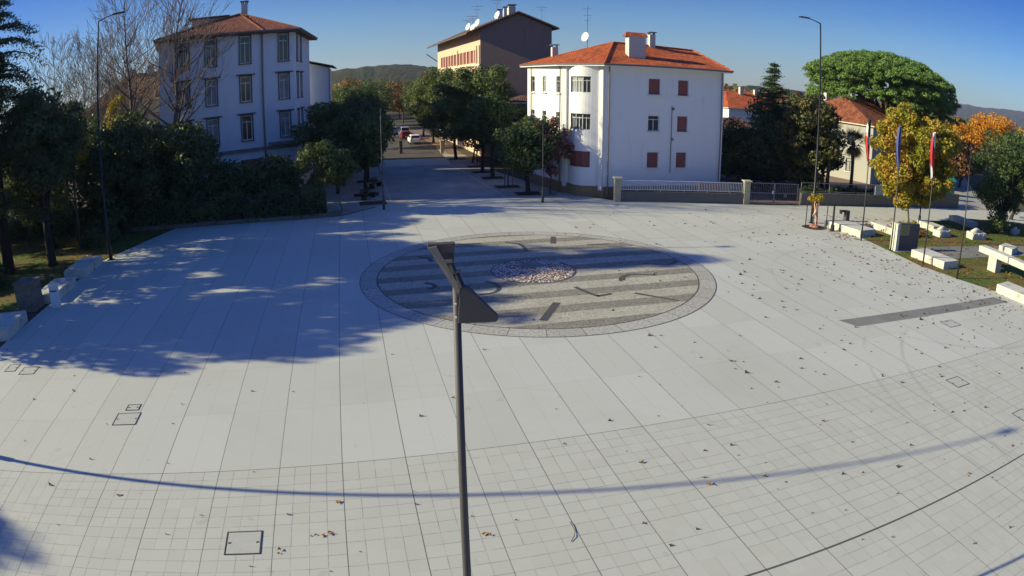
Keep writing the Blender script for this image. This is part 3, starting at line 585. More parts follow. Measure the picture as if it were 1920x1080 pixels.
def bare_tree(name, label, loc, H, r0, seed, spread=0.55, depth=6, group=None, upright=0.35, hmin=0.28, twig=0.018):
    rs = np.random.default_rng(seed); t = empty(name, (loc[0], loc[1], 0)); tag(t, label, 'tree', group)
    tr = MB(); br = MB()
    def grow(p, d, L, r, lev, mb):
        n = 3 if lev < 3 else 2; pts = [p]; rr = [r]
        q = p
        for i in range(n):
            d = (d + Vector(rs.normal(size=3)) * 0.10 + Vector((0, 0, 0.05))).normalized(); q = q + d * (L / n); pts.append(q); rr.append(max(twig, r * (1 - 0.45 * (i + 1) / n)))
        mb.tube(pts, rr, 6 if lev < 2 else (4 if lev < 4 else 3), False)
        if lev >= depth: return
        kids = 3 if lev < 2 else (3 if rs.uniform() < 0.55 else 2)
        for k in range(kids):
            f = 1.0 if k == 0 else rs.uniform(0.35, 0.95)
            j = min(n, max(1, int(round(f * n)))); s0 = pts[j]
            ax = Vector(rs.normal(size=3)); ax = (ax - d * ax.dot(d)).normalized()
            ang = (0.15 if k == 0 else spread) * rs.uniform(0.7, 1.3)
            nd = (d * math.cos(ang) + ax * math.sin(ang) + Vector((0, 0, upright * 0.4))).normalized()
            grow(s0, nd, L * rs.uniform(0.66, 0.86), rr[j] * (0.8 if k == 0 else 0.55), lev + 1, br)
    h0 = H * hmin
    tr.tube([(0, 0, -0.1), (0, 0, 0.4), (0.05, 0, h0)], [r0 * 1.4, r0, r0 * 0.85], 9)
    # a leader carrying side limbs all the way up
    q = Vector((0.05, 0, h0)); r = r0 * 0.85; d = Vector((0, 0, 1)); pts = [q]; rr = [r]
    m_ = 9
    for i in range(m_):
        d = (d + Vector((rs.normal() * 0.09, rs.normal() * 0.09, 0.25))).normalized(); q = q + d * ((H * 0.97 - h0) / m_); r *= 0.80; pts.append(q); rr.append(max(r, twig))
        for k in range(5 if i < m_ - 2 else 3):
            a = rs.uniform(0, 2 * math.pi); el = rs.uniform(0.45, 0.9)
            nd = Vector((math.cos(a) * math.cos(el), math.sin(a) * math.cos(el), math.sin(el)))
            grow(q - d * rs.uniform(0, 0.3), nd, H * 0.17 * (1 - 0.6 * i / m_) * rs.uniform(0.8, 1.25), r * 0.55, 3, br)
    tr.tube(pts, rr, 7, False)
    br.build('branches', M['bare'], t); tr.build('trunk', M['bare'], t, True)
    return t
def conifer(name, label, loc, H, R0, seed, mat='evergreen', nleaf=14000, leaf=0.22, r0=0.35, zlow=2.0, droop=0.35, whorls=16, power=0.8, group=None, lean=0):
    rs = np.random.default_rng(seed); t = empty(name, (loc[0], loc[1], 0)); tag(t, label, 'tree', group)
    b = MB(); b.tube([(0, 0, -0.1), (0, 0, H * 0.5), (lean, 0, H + 0.35)], [r0, r0 * 0.6, 0.03], 9)
    br = MB(); P = []; W = []
    for w in range(whorls):
        f = w / (whorls - 1); z = zlow + (H - zlow) * f ** 0.95; L = R0 * (1 - f) ** power + (0.3 if whorls > 20 else 0.9)
        for k in range(6 if f < 0.8 else 4):
            a = rs.uniform(0, 2 * math.pi); l = L * rs.uniform(0.6, 1.15); zz = z + rs.normal() * (0.3 if f < 0.7 else 0.08)
            dx, dy = math.cos(a), math.sin(a); pts = []
            for s_ in np.linspace(0, 1, 6): pts.append((dx * l * s_, dy * l * s_, zz + 0.25 * l * s_ - droop * l * s_ * s_ * 1.6))
            br.tube(pts, [0.09, 0.07, 0.05, 0.04, 0.02, 0.008], 4, False)
            for s_ in np.linspace(0.15, 1, max(4, int(l * 2.2))):
                x, y, zc = dx * l * s_, dy * l * s_, zz + 0.25 * l * s_ - droop * l * s_ * s_ * 1.6
                P.append((x, y, zc)); W.append(0.30 + 0.55 * math.sin(math.pi * min(1, s_ * 0.9 + 0.1)) * l / 5)
    P = np.array(P); W = np.array(W); idx = rs.choice(len(P), nleaf, p=W / W.sum())
    off = rs.normal(size=(nleaf, 3)) * np.array([0.55, 0.55, 0.13]) * (W[idx] * 1.1)[:, None]; off[:, 2] -= np.abs(rs.normal(size=nleaf)) * 0.22 * W[idx]
    quads_mesh('foliage', P[idx] + off, None, leaf, rs, M[mat], t, 0.45)
    b.build('trunk', M['darkbark'], t, True); br.build('branches', M['darkbark'], t)
    return t

# left side: evergreens on the lawn and along the edge of the plaza
conifer('cedar_tree', 'tall dark cedar with drooping boughs at the left edge of the picture', (-33.8, 33.2), 18.8, 5.6, 11, nleaf=30000, leaf=0.24, r0=0.5, zlow=4.5, whorls=15, droop=0.34, power=0.5)
EG = 'dark evergreens on the left'
for (x, y, rx, ry, rz_, zc, mt, n_, lb, sd_) in (
        (-30.6, 35.0, 3.8, 3.4, 4.0, 8.4, 'evergreen', 17000, 'dark evergreen behind the left benches, next to the cedar', 21),
        (-34.5, 40.0, 4.6, 4.2, 5.2, 6.8, 'evergreen', 20000, 'dark evergreen rising behind the stone seats on the left lawn', 22),
        (-29.4, 43.8, 4.4, 3.4, 4.7, 5.1, 'evergreen', 20000, 'dark evergreen just behind the tall left lamp mast', 23),
        (-25.6, 47.6, 3.6, 2.8, 4.2, 4.0, 'broad', 19000, 'dark broad evergreen in front of the bare trees', 24),
        (-21.4, 48.6, 3.2, 2.2, 2.2, 2.1, 'broad', 12000, 'lower dark evergreen before the pale blue building', 25),
        (-18.2, 49.6, 1.9, 1.8, 2.4, 2.2, 'broad', 9000, 'small dark evergreen with a bright tip under the drainpipe', 26),
        (-33.0, 48.5, 4.0, 3.4, 4.6, 5.4, 'broad', 14000, 'dark evergreen behind the lamp mast evergreen', 29),
        (-39.5, 44.0, 4.8, 4.0, 5.8, 6.6, 'evergreen', 17000, 'dark evergreen at the left edge behind the cedar trunk', 30)):
    leafy('evergreen_tree', lb, (x, y), zc + rz_, (rx, ry, rz_), zc, mt, n_, 0.26, 1.0, 85, 0.35, sd_, 'darkbark', 1.2 if sd_ != 21 else 3.0, EG, shell=0.35)
leafy('leafy_tree', 'young yellow green tree at the right end of the hedge', (-14.3, 48.3), 5.4, (2.3, 1.8, 1.7), 3.7, 'lindgreen', 6500, 0.2, 0.55, 45, 0.08, 27, 'palebark', 2.0, k=12)
leafy('leafy_tree', 'slim young tree next to the yellow green one by the hedge', (-12.9, 49.0), 4.6, (1.4, 1.3, 1.3), 3.2, 'lindgreen', 3200, 0.2, 0.5, 26, 0.06, 28, 'palebark', 1.8, k=8)
# the hedge at the back edge
def hedge(name, label, pts, w, h, mat, seed, leaf=0.16, dens=420):
    rs = np.random.default_rng(seed); P = []; N_ = []
    for (x0, y0), (x1, y1) in zip(pts[:-1], pts[1:]):
        L = math.hypot(x1 - x0, y1 - y0); n = int(L * dens); t = rs.uniform(size=n); dx, dy = (x1 - x0) / L, (y1 - y0) / L
        hh = h * (0.86 + 0.14 * np.sin(t * L * 1.7) + 0.08 * rs.normal(size=n)); side = rs.uniform(-1, 1, n); z = rs.uniform(0.02, 1, n) ** 0.8 * hh
        sgn = np.where(rs.uniform(size=n) < 0.75, np.sign(side), side) * w / 2 * (1 + 0.2 * rs.normal(size=n))
        P.append(np.stack([x0 + dx * t * L - dy * sgn, y0 + dy * t * L + dx * sgn, z], 1)); N_.append(np.stack([-dy * np.sign(sgn), dx * np.sign(sgn), np.full(n, 0.3)], 1))
    P = np.concatenate(P); N_ = np.concatenate(N_)
    b = pts[0]; t = empty(name, (b[0], b[1], 0)); tag(t, label, 'hedge')
    P[:, 0] -= b[0]; P[:, 1] -= b[1]
    quads_mesh('foliage', P, N_, leaf, rs, M[mat], t)
    c = MB()
    for (x0, y0), (x1, y1) in zip(pts[:-1], pts[1:]):
        c.bar((x0 - b[0], y0 - b[1], h * 0.42), (x1 - b[0], y1 - b[1], h * 0.42), w * 0.55, h * 0.75)
    c.build('inner_branches', M['darkbark'], t)
    return t
hedge('hedge', 'dark clipped hedge along the far left edge of the plaza', [(-52, 41.6), (-36, 44.0), (-31, 44.9), (-25.4, 45.5), (-15.6, 47.2), (-13.8, 47.8)], 1.3, 2.3, 'broad', 31, 0.2, 850)
b = MB(); b.bar((-31, 44.25, 0.15), (-25.3, 44.85, 0.15), 0.35, 0.30); b.bar((-25.3, 44.87, 0.152), (-15.5, 46.55, 0.152), 0.35, 0.304); b.bar((-15.5, 46.57, 0.15), (-12.6, 47.6, 0.15), 0.35, 0.3)
tag(b.build('low_kerb_wall', M['oldstone']), 'low dark stone kerb running in front of the left hedge', 'low wall')
leafy('evergreen_tree', 'evergreen far out on the left lawn, outside the picture', (-50.0, 31.0), 13, (4.4, 4.0, 5.0), 8.0, 'evergreen', 9000, 0.3, 1.1, 60, 0.4, 67, 'darkbark', 2.0, 'dark evergreens on the left')
leafy('evergreen_tree', 'evergreen far out on the left lawn beside the hedge', (-49.0, 40.0), 13, (4.4, 4.0, 5.6), 7.4, 'evergreen', 9000, 0.3, 1.1, 60, 0.4, 68, 'darkbark', 2.0, 'dark evergreens on the left')
bush('shrub', 'dark round shrub in front of the cedar trunk at the left edge', (-32.5, 29.5), (1.6, 1.3, 0.9), 0.8, 'broad', 2600, 0.18, 43)
bush('shrub', 'dark shrub beneath the evergreen by the left lamp mast', (-29.5, 40.5), (2.0, 1.6, 1.1), 0.9, 'broad', 3600, 0.2, 44)
bush('shrub', 'low dark shrub by the lawn at the far left edge', (-36.5, 30.0), (2.4, 1.8, 1.2), 1.1, 'broad', 4200, 0.2, 41)
bush('shrub', 'dark shrub between the cedar and the hedge', (-33.0, 44.0), (2.6, 2.0, 1.9), 1.6, 'broad', 6000, 0.22, 42)
leafy('autumn_tree', 'small orange leaved tree showing between the dark evergreens on the left', (-31.0, 39.4), 8.8, (1.7, 1.0, 1.3), 7.6, 'autumn', 1500, 0.22, 0.45, 20, 0.12, 43, k=12)
leafy('autumn_tree', 'slender golden tree before the red roofed house on the left', (-31.2, 46.2), 11.0, (1.0, 0.8, 1.7), 9.3, 'autumn', 800, 0.2, 0.32, 26, 0.10, 44, k=12)
leafy('leafy_tree', 'olive coloured tree at the foot of the bare trees', (-27.0, 50.6), 8.2, (3.0, 2.4, 2.8), 5.0, 'lindgreen', 7000, 0.24, 0.8, 50, 0.16, 45, k=12)

bare_tree('bare_tree', 'tall leafless tree right of the left lamp mast, its left neighbour', (-31.2, 49.2), 20.5, 0.33, 51, group='leafless trees on the left')
bare_tree('bare_tree', 'tall leafless tree overlapping the left end of the pale blue building', (-27.7, 50.6), 20.0, 0.36, 52, group='leafless trees on the left')
for (x, y, h, s_, lb) in ((-47.5, 57, 17.5, 53, 'leafless tree with reddish twigs nearest the cedar'), (-44.5, 60, 16.5, 54, 'leafless tree second to the right of the cedar'),
        (-41.0, 57, 15.8, 55, 'leafless tree between the cedar and the left lamp mast, behind the lawn'), (-40.0, 62, 16.5, 56, 'leafless tree just left of the left lamp mast')):
    bare_tree('bare_tree', lb, (x, y), h, 0.2, s_, group='leafless trees on the left', depth=6)

# trees outside the picture on the left whose shade falls on the plaza
for i, (x, y, rx, rz_, zc, n_, lb) in enumerate(((-36.5, 21.8, 4.0, 4.4, 9.2, 11500, 'evergreen left of the picture shading the nearest paving'), (-34.8, 25.4, 4.0, 4.9, 10.5, 11500, 'evergreen left of the picture behind the large stone block'),
        (-37.4, 29.9, 4.2, 5.2, 11.0, 13000, 'evergreen deep in the left lawn outside the picture'), (-37.8, 33.2, 4.0, 6.0, 14.4, 16000, 'tallest evergreen outside the left edge'), (-43.0, 23.8, 4.0, 4.6, 9.4, 9000, 'evergreen outside the left edge beside the tall mast'))):
    leafy('evergreen_tree', lb, (x, y), zc + rz_, (rx, rx * 0.85, rz_), zc, 'evergreen', n_, 0.30, 0.95, 62, 0.4, 60 + i, 'darkbark', group='dark evergreens on the left', shell=0.4)
leafy('evergreen_tree', 'evergreen far left behind the camera, shading the bottom left corner', (-48.3, 6.5), 17, (3.6, 1.8, 3.2), 12.2, 'evergreen', 9000, 0.28, 1.1, 60, 0.4, 66, 'darkbark', group='dark evergreens on the left')

# street trees
SG = 'trees lining the right side of the street'
for i, (x, y, h, rx, rz_, zc, lf, lb) in enumerate((
        (1.35, 56.3, 6.4, 2.9, 2.4, 4.1, 7500, 'small round street tree standing nearest the white building'),
        (-3.1, 70.0, 11.3, 5.0, 4.6, 7.0, 15000, 'largest dense street tree in front of the tall gabled building'),
        (-1.9, 65.6, 8.6, 2.5, 2.6, 5.8, 6500, 'dark street tree just behind the first small round one'),
        (-6.9, 82.2, 11.0, 5.6, 4.8, 7.1, 14000, 'pale green crowned street tree left of the largest one'),
        (-9.6, 93.0, 10.5, 4.8, 4.5, 7.0, 11000, 'street tree further down beside the parked cars'),
        (-12.3, 105, 10.5, 4.2, 4.0, 6.8, 9000, 'distant street tree, second from the far end of the row'),
        (-15.6, 118, 10.0, 4.2, 4.0, 6.6, 8000, 'most distant tree of the right street row'))):
    leafy('street_tree', lb, (x, y), h, (rx, rx, rz_), zc, 'streetgreen' if i in (0, 2) else 'lindgreen', int(lf * 1.5), 0.24, 0.85, 95, 0.2, 70 + i, 'darkbark', max(1.8, zc - rz_ * 0.85), SG, k=14)
leafy('street_tree', 'slim dark street tree with thin trunk before the pink wall', (-4.6, 78.0), 5.6, (1.3, 1.3, 1.6), 4.3, 'streetgreen', 2500, 0.2, 0.5, 20, 0.09, 79, 'darkbark', 2.4, SG, k=8)
SL = 'trees lining the left side of the street'
for i, (x, y, h, rx, rz_, zc, lf, lb) in enumerate((
        (-15.4, 57.5, 9.2, 3.6, 3.4, 5.1, 13000, 'big dark tree at the near left corner of the street'),
        (-12.6, 56.5, 8.8, 2.3, 3.0, 5.0, 9000, 'dark street tree above the left street bench'),
        (-14.2, 64.5, 9.4, 2.7, 3.5, 5.1, 10000, 'second dark tree up the left side of the street'),
        (-17.0, 68.0, 9.6, 3.2, 3.5, 5.0, 9000, 'dark tree beside the rear wing of the pale blue building'),
        (-18.2, 80.0, 10, 3.2, 3.5, 5.4, 9000, 'third dark tree up the left side of the street'),
        (-24.0, 97.0, 10, 3.6, 3.8, 6.4, 8000, 'distant tree on the left side of the street'),
        (-27.0, 118.0, 10, 4.2, 4.0, 6.6, 7000, 'farthest tree on the left side of the street'))):
    leafy('street_tree', lb, (x, y), h, (rx, rx, rz_), zc, 'streetgreen', lf, 0.24, 0.85, 60, 0.18, 90 + i, 'darkbark', max(1.6, zc - rz_ * 0.9), SL, k=12)
leafy('purple_tree', 'small purple leaved tree against the sunlit white wall', (3.2, 55.9), 6.8, (1.8, 1.2, 2.6), 4.3, 'purple', 3400, 0.24, 0.42, 42, 0.07, 101, 'bark', 1.6, k=14)
# young staked trees
def staked(loc, h, seed, label):
    rs = np.random.default_rng(seed); t = empty('young_tree', (loc[0], loc[1], 0)); tag(t, label, 'tree', 'young trees tied to stakes')
    p, n, cs = crown_points(rs, (0, 0, h * 0.75), (0.6, 0.6, h * 0.25), 12, 0.3, 500, 0.3); quads_mesh('crown', p, n, 0.16, rs, M['lindgreen'], t)
    b = MB(); b.tube([(0, 0, -0.05), (0.02, 0, h * 0.6), (0, 0, h * 0.9)], [0.04, 0.03, 0.01], 6); b.build('trunk', M['bark'], t)
    for k in range(3):
        a = k * 2.1 + 0.4; b = MB(); b.tube([(0.42 * math.cos(a), 0.42 * math.sin(a), -0.05), (0.38 * math.cos(a), 0.38 * math.sin(a), 1.9)], 0.035, 6); b.build('stake', M['stake'], t)
    b = MB()
    for k in range(3):
        a, a2 = k * 2.1 + 0.4, (k + 1) % 3 * 2.1 + 0.4
        b.bar((0.38 * math.cos(a), 0.38 * math.sin(a), 1.8), (0.38 * math.cos(a2), 0.38 * math.sin(a2), 1.8), 0.03, 0.09)
    b.build('tie_rail', M['rosso'], t)
staked((-0.35, 60.0), 3.2, 111, 'young staked tree in the nearest of the street pits')
staked((-3.9, 74.6), 3.0, 112, 'young tree between red topped stakes before the pink wall')
for i, (x, y) in enumerate(((1.35, 56.3), (-0.4, 60.0), (-1.9, 65.6), (-3.1, 70.0), (-3.9, 74.6), (-6.7, 82.2), (-11.2, 52.5), (-12.6, 56.5), (-14.2, 64.5))):
    c, s_ = math.cos(0.28), math.sin(0.28); w, h_ = (1.1, 0.9)
    sheet('tree_pit', [(x + a * c - b_ * s_, y + a * s_ + b_ * c) for a, b_ in ((-w, -h_), (w, -h_), (w, h_), (-w, h_))], 0.016, M['soil'])

# right side vegetation
conifer('fir_tree', 'pointed fir whose tip rises above the dark magnolia', (25.0, 61.5), 12.2, 3.2, 121, 'evergreen', 20000, 0.20, 0.25, 3.0, 0.12, 26, 0.9)
leafy('evergreen_tree', 'dark evergreen beside the right side of the white building', (24.0, 60.2), 9.6, (3.2, 2.8, 4.3), 5.0, 'evergreen', 12000, 0.24, 0.95, 65, 0.3, 122, 'darkbark', 1.5, 'dark trees behind the right fence')
leafy('magnolia_tree', 'broad glossy magnolia behind the right fence, in front of the palms', (27.2, 57.6), 10.2, (3.4, 2.9, 4.5), 5.6, 'magnolia', 15000, 0.27, 0.8, 85, 0.28, 123, 'darkbark', 1.6, 'dark trees behind the right fence', k=12)
leafy('magnolia_tree', 'second dark magnolia, just right of the first behind the fence', (28.4, 61.5), 8.8, (2.1, 2.0, 4.0), 5.0, 'magnolia', 8000, 0.27, 0.75, 55, 0.24, 124, 'darkbark', 1.6, 'dark trees behind the right fence', k=12)
leafy('laurel_tree', 'low dark laurel between the white building and the magnolia', (21.3, 61.5), 6.6, (2.6, 2.4, 3.2), 3.4, 'evergreen', 8000, 0.24, 0.85, 50, 0.2, 125, 'darkbark', 1.2, 'dark trees behind the right fence')
leafy('evergreen_tree', 'dark evergreen standing behind the two fan palms', (32.4, 64.5), 8.0, (2.4, 2.2, 3.2), 4.6, 'evergreen', 8000, 0.24, 0.85, 50, 0.24, 126, 'darkbark', 1.6, 'dark trees behind the right fence')
for k, (x, y, lb, mt) in enumerate(((28.6, 43.6, 'low rusty plant clump beside the second block bench', 'rust'), (31.5, 45.4, 'low golden plant clump between the block benches', 'autumn'), (31.0, 42.6, 'low brown plant clump in front of the left carved stone', 'rust'), (40.5, 45.6, 'low plant clump at the edge of the shaded lawn', 'lindgreen'))):
    bush('plant', lb, (x, y), (0.9, 0.7, 0.28), 0.2, mt, 700, 0.15, 400 + k, 'plant', nclump=12, rc=0.3)
hedge('hedge', 'low dark hedge behind the wall with grey rails', [(25.5, 55.4), (31.0, 56.0), (38.0, 57.2)], 1.0, 1.5, 'broad', 127, 0.18, 420)
# umbrella pine
def stone_pine():
    rs = np.random.default_rng(131); t = empty('stone_pine', (50.6, 82.5, 0)); tag(t, 'huge umbrella shaped stone pine towering over the red roofed house', 'tree')
    cs = []
    for i in range(1500):
        a = rs.uniform(0, 2 * math.pi); r = math.sqrt(rs.uniform()); zt = 16.4 - 3.3 * r ** 2.6 + rs.normal() * 0.12; lo = 9.6 + 2.0 * (1 - r)
        if rs.uniform() < 0.62: zt = rs.uniform(lo, zt)
        if r < 0.45 and zt < 13.2: continue
        cs.append((math.cos(a) * r * 11.4, math.sin(a) * r * 10.5, zt))
    for i in range(150):                               # lower right shelf of foliage
        x = rs.uniform(2.5, 11.8); cs.append((x, rs.uniform(-6, 4), rs.uniform(7.0 + abs(x - 7) * 0.4, 12.5)))
    cs = np.array(cs); n = 230000; rc = rs.uniform(0.55, 0.9, len(cs)); idx = rs.choice(len(cs), n, p=rc ** 2 / (rc ** 2).sum())
    d = rs.normal(size=(n, 3)); d /= np.linalg.norm(d, axis=1)[:, None]; d[:, 2] = np.where(d[:, 2] < -0.3, -d[:, 2] * 0.5, d[:, 2])
    off = d * (rc[idx] * rs.uniform(0.6, 1.05, n))[:, None]; off[:, 2] *= 0.7
    quads_mesh('crown', cs[idx] + off, d, 0.27, rs, M['pinegreen'], t, 0.5)
    b = MB(); b.tube([(0, 0, -0.1), (0.1, 0, 4), (0.8, 0, 7.5)], [0.55, 0.45, 0.4], 10)
    for i in rs.choice(len(cs) - 150, 34, replace=False):
        e = Vector(cs[i]); m1 = Vector((e.x * 0.45 + 0.6, e.y * 0.45, 10.5 + rs.uniform(-0.8, 0.8))); b.tube([(0.8, 0, 7.3), m1, e], [0.24, 0.14, 0.05], 6, False)
    b.build('trunk', M['bark'], t, True)
stone_pine()
leafy('autumn_tree', 'yellow and orange maple behind the flagpoles', (32.9, 47.6), 9.9, (4.9, 3.9, 4.4), 5.7, 'maple', 36000, 0.24, 0.75, 150, 0.16, 141, 'palebark', 1.7, k=18, cut=None, shell=0.3)
leafy('oak_tree', 'bushy dark green tree on the lawn at the right edge', (44.6, 46.8), 9.0, (4.2, 3.6, 4.0), 5.3, 'streetgreen', 15000, 0.24, 0.85, 90, 0.25, 142, 'darkbark', 1.5, k=14)
leafy('leafy_tree', 'dark green tree rising behind the right hand lawn', (52.5, 53.5), 9.2, (3.2, 3.0, 4.2), 5.4, 'streetgreen', 9000, 0.26, 0.9, 60, 0.22, 143, 'darkbark', 1.6)
bush('shrub', 'leggy shrub under the bushy tree at the right edge', (43.0, 45.6), (1.4, 1.2, 0.9), 1.0, 'lindgreen', 1500, 0.18, 144)
def palm(loc, h, seed, label):
    rs = np.random.default_rng(seed); t = empty('palm_tree', (loc[0], loc[1], 0)); tag(t, label, 'palm tree', 'fan palms before the red roofed house')
    b = MB(); b.tube([(0, 0, -0.1), (0.05, 0, h * 0.5), (0, 0, h)], [0.2, 0.17, 0.2], 9); b.build('trunk', M['bark'], t, True)
    def fan(n, elo, ehi, mat, nm, L0, L1, sag):
        P = MB()
        for i in range(n):
            a = rs.uniform(0, 2 * math.pi); el = rs.uniform(elo, ehi); L = rs.uniform(L0, L1); d = Vector((math.cos(a) * math.cos(el), math.sin(a) * math.cos(el), math.sin(el)))
            side = Vector((-math.sin(a), math.cos(a), 0)); up = side.cross(d) * -1; o_ = Vector((0, 0, h)); m_ = o_ + d * L * 0.5
            P.bar(o_, m_, 0.03, 0.02)
            for k in range(11):
                th = (k - 5) * 0.26; e = (d * math.cos(th) + side * math.sin(th)); tip = m_ + e * L * 0.55 - Vector((0, 0, sag * L * (0.15 + 0.12 * abs(th)))); w = up.cross(e).normalized() * 0.035
                P.add([m_ - w * 0.4, m_ + w * 0.4, (m_ + tip) / 2 + w, tip, (m_ + tip) / 2 - w], [(0, 1, 2, 3, 4)])
        P.build(nm, M[mat], t)
    fan(30, -0.2, 1.25, 'palm', 'fronds', 1.3, 1.9, 0.6); fan(26, -1.4, -0.5, 'palmdead', 'dry_fronds', 1.0, 1.7, 0.9)
palm((28.9, 56.4), 6.4, 151, 'fan palm left of the pair, with a yellow dry skirt')
palm((32.0, 57.2), 5.6, 152, 'fan palm right of the pair, standing before the cream wall')

# ------------------------------------------------------------------ buildings
def wall_path(path, closed=False):
    """piecewise-linear path -> pos(s), total length, breakpoints"""
    P2 = [Vector((x, y, 0)) for x, y in path]; acc = [0]
    for a, b in zip(P2[:-1], P2[1:]): acc.append(acc[-1] + (b - a).length)
    def pos(s):
        for i in range(len(acc) - 1):
            if s <= acc[i + 1] + 1e-6 or i == len(acc) - 2:
                t = (s - acc[i]) / (acc[i + 1] - acc[i]); return P2[i].lerp(P2[i + 1], t)
    def nrm(s):
        for i in range(len(acc) - 1):
            if s <= acc[i + 1] + 1e-6 or i == len(acc) - 2:
                d = (P2[i + 1] - P2[i]).normalized(); return Vector((d.y, -d.x, 0))
    return pos, nrm, acc[-1], acc
def facade(b, path, z0, z1, openings, depth=0.16):
    """outer wall along path (outside to the right of travel) with real openings (s0,s1,za,zb) and reveals"""
    pos, nrm, L, acc = wall_path(path)
    ss = sorted(set([round(a, 4) for a in acc] + [round(x, 4) for o in openings for x in o[:2]])); zs = sorted(set([z0, z1] + [round(x, 4) for o in openings for x in o[2:4]]))
    for s0, s1 in zip(ss[:-1], ss[1:]):
        if s1 - s0 < 1e-4: continue
        p0, p1 = pos(s0), pos(s1)
        for za, zb in zip(zs[:-1], zs[1:]):
            sm, zm = (s0 + s1) / 2, (za + zb) / 2
            if any(o[0] < sm < o[1] and o[2] < zm < o[3] for o in openings): continue
            b.add([(p0.x, p0.y, za), (p1.x, p1.y, za), (p1.x, p1.y, zb), (p0.x, p0.y, zb)], [(0, 1, 2, 3)])
    for o in openings:
        a, c = pos(o[0]), pos(o[1]); n = -nrm((o[0] + o[1]) / 2) * depth
        q = [(a.x, a.y, o[2]), (c.x, c.y, o[2]), (c.x, c.y, o[3]), (a.x, a.y, o[3])]; k = [(x + n.x, y + n.y, z) for x, y, z in q]
        b.add(q + k, [(0, 4, 5, 1), (1, 5, 6, 2), (2, 6, 7, 3), (3, 7, 4, 0)])
    return pos, nrm
def window(root, pos, nrm, o, style='casement', depth=0.13, surround=None, hood=None, sill=True, fr=0.06, label=None, fm='whiteframe', pm='pane'):
    a, c = pos(o[0]), pos(o[1]); n = nrm((o[0] + o[1]) / 2); za, zb = o[2], o[3]; d = (c - a).normalized(); w = (c - a).length; mid = (a + c) / 2; up = Vector((0, 0, 1)); zc = (za + zb) / 2; h = zb - za
    base = mid - n * depth
    f = MB(); B3 = (d, n, up)
    def q(cx, cz, sx, sz, th=0.05, out=0.0): f.box(base + d * cx + n * out + up * cz, (sx, th, sz), basis=B3)
    q(-w / 2 + fr / 2, zc, fr, h); q(w / 2 - fr / 2, zc, fr, h); q(0, zb - fr / 2, w - 2 * fr, fr); q(0, za + fr / 2, w - 2 * fr, fr)
    if style == 'casement': q(0, zc - h * 0.08, fr * 0.9, h * 0.84 - 2 * fr); q(0, zb - h * 0.26, w - 2 * fr, fr * 0.8, 0.047)
    if style == 'triple': q(-w / 6, zc, fr, h - 2 * fr); q(w / 6, zc, fr, h - 2 * fr)
    if style == 'slit': q(0, zb - h * 0.3, w - 2 * fr, fr * 0.8)
    win = f.build('window', M[fm], root)
    if label: win['label'] = label
    if pm == 'pane' and style in ('casement', 'triple', 'slit') and (int(a.x * 37) + int(za * 13)) % 3 == 0: pm = 'curtain'
    p = MB(); p.box(base - n * 0.03 + up * zc, (w - 0.02, 0.02, h - 0.02), basis=B3); p.build('pane', M[pm], win)
    if style == 'shutter':
        s = MB(); hs = h * 0.96; nn = 14
        for k in range(nn): s.box(base + n * 0.035 + up * (zb - 0.03 - hs * (k + 0.5) / nn), (w - 2 * fr + 0.05, 0.02 + (k % 2) * 0.012, hs / nn), basis=B3)
        s.build('roller_shutter', M['redshutter'], win)
    if sill:
        s = MB(); s.box(mid + n * 0.05 + up * (za - 0.05), (w + 0.24, 0.22, 0.08), basis=B3); s.build('sill', M[surround or 'whitetrim'], win)
    if surround:
        s = MB(); t = 0.10
        for sx in (-1, 1): s.box(mid + n * 0.03 + d * sx * (w / 2 + t / 2) + up * zc, (t, 0.066, h), basis=B3)
        s.box(mid + n * 0.03 + up * (zb + t / 2), (w + 2 * t, 0.066, t), basis=B3)
        if hood:
            s.box(mid + n * 0.10 + up * (zb + t + 0.06), (w + 0.75, 0.26, 0.12), basis=B3)
        s.build('surround', M[surround], win)
    return win

def chimney(b, c, w, d, z0, z1, rz=0.2):
    b.box((c[0], c[1], (z0 + z1) / 2), (w, d, z1 - z0), rz)
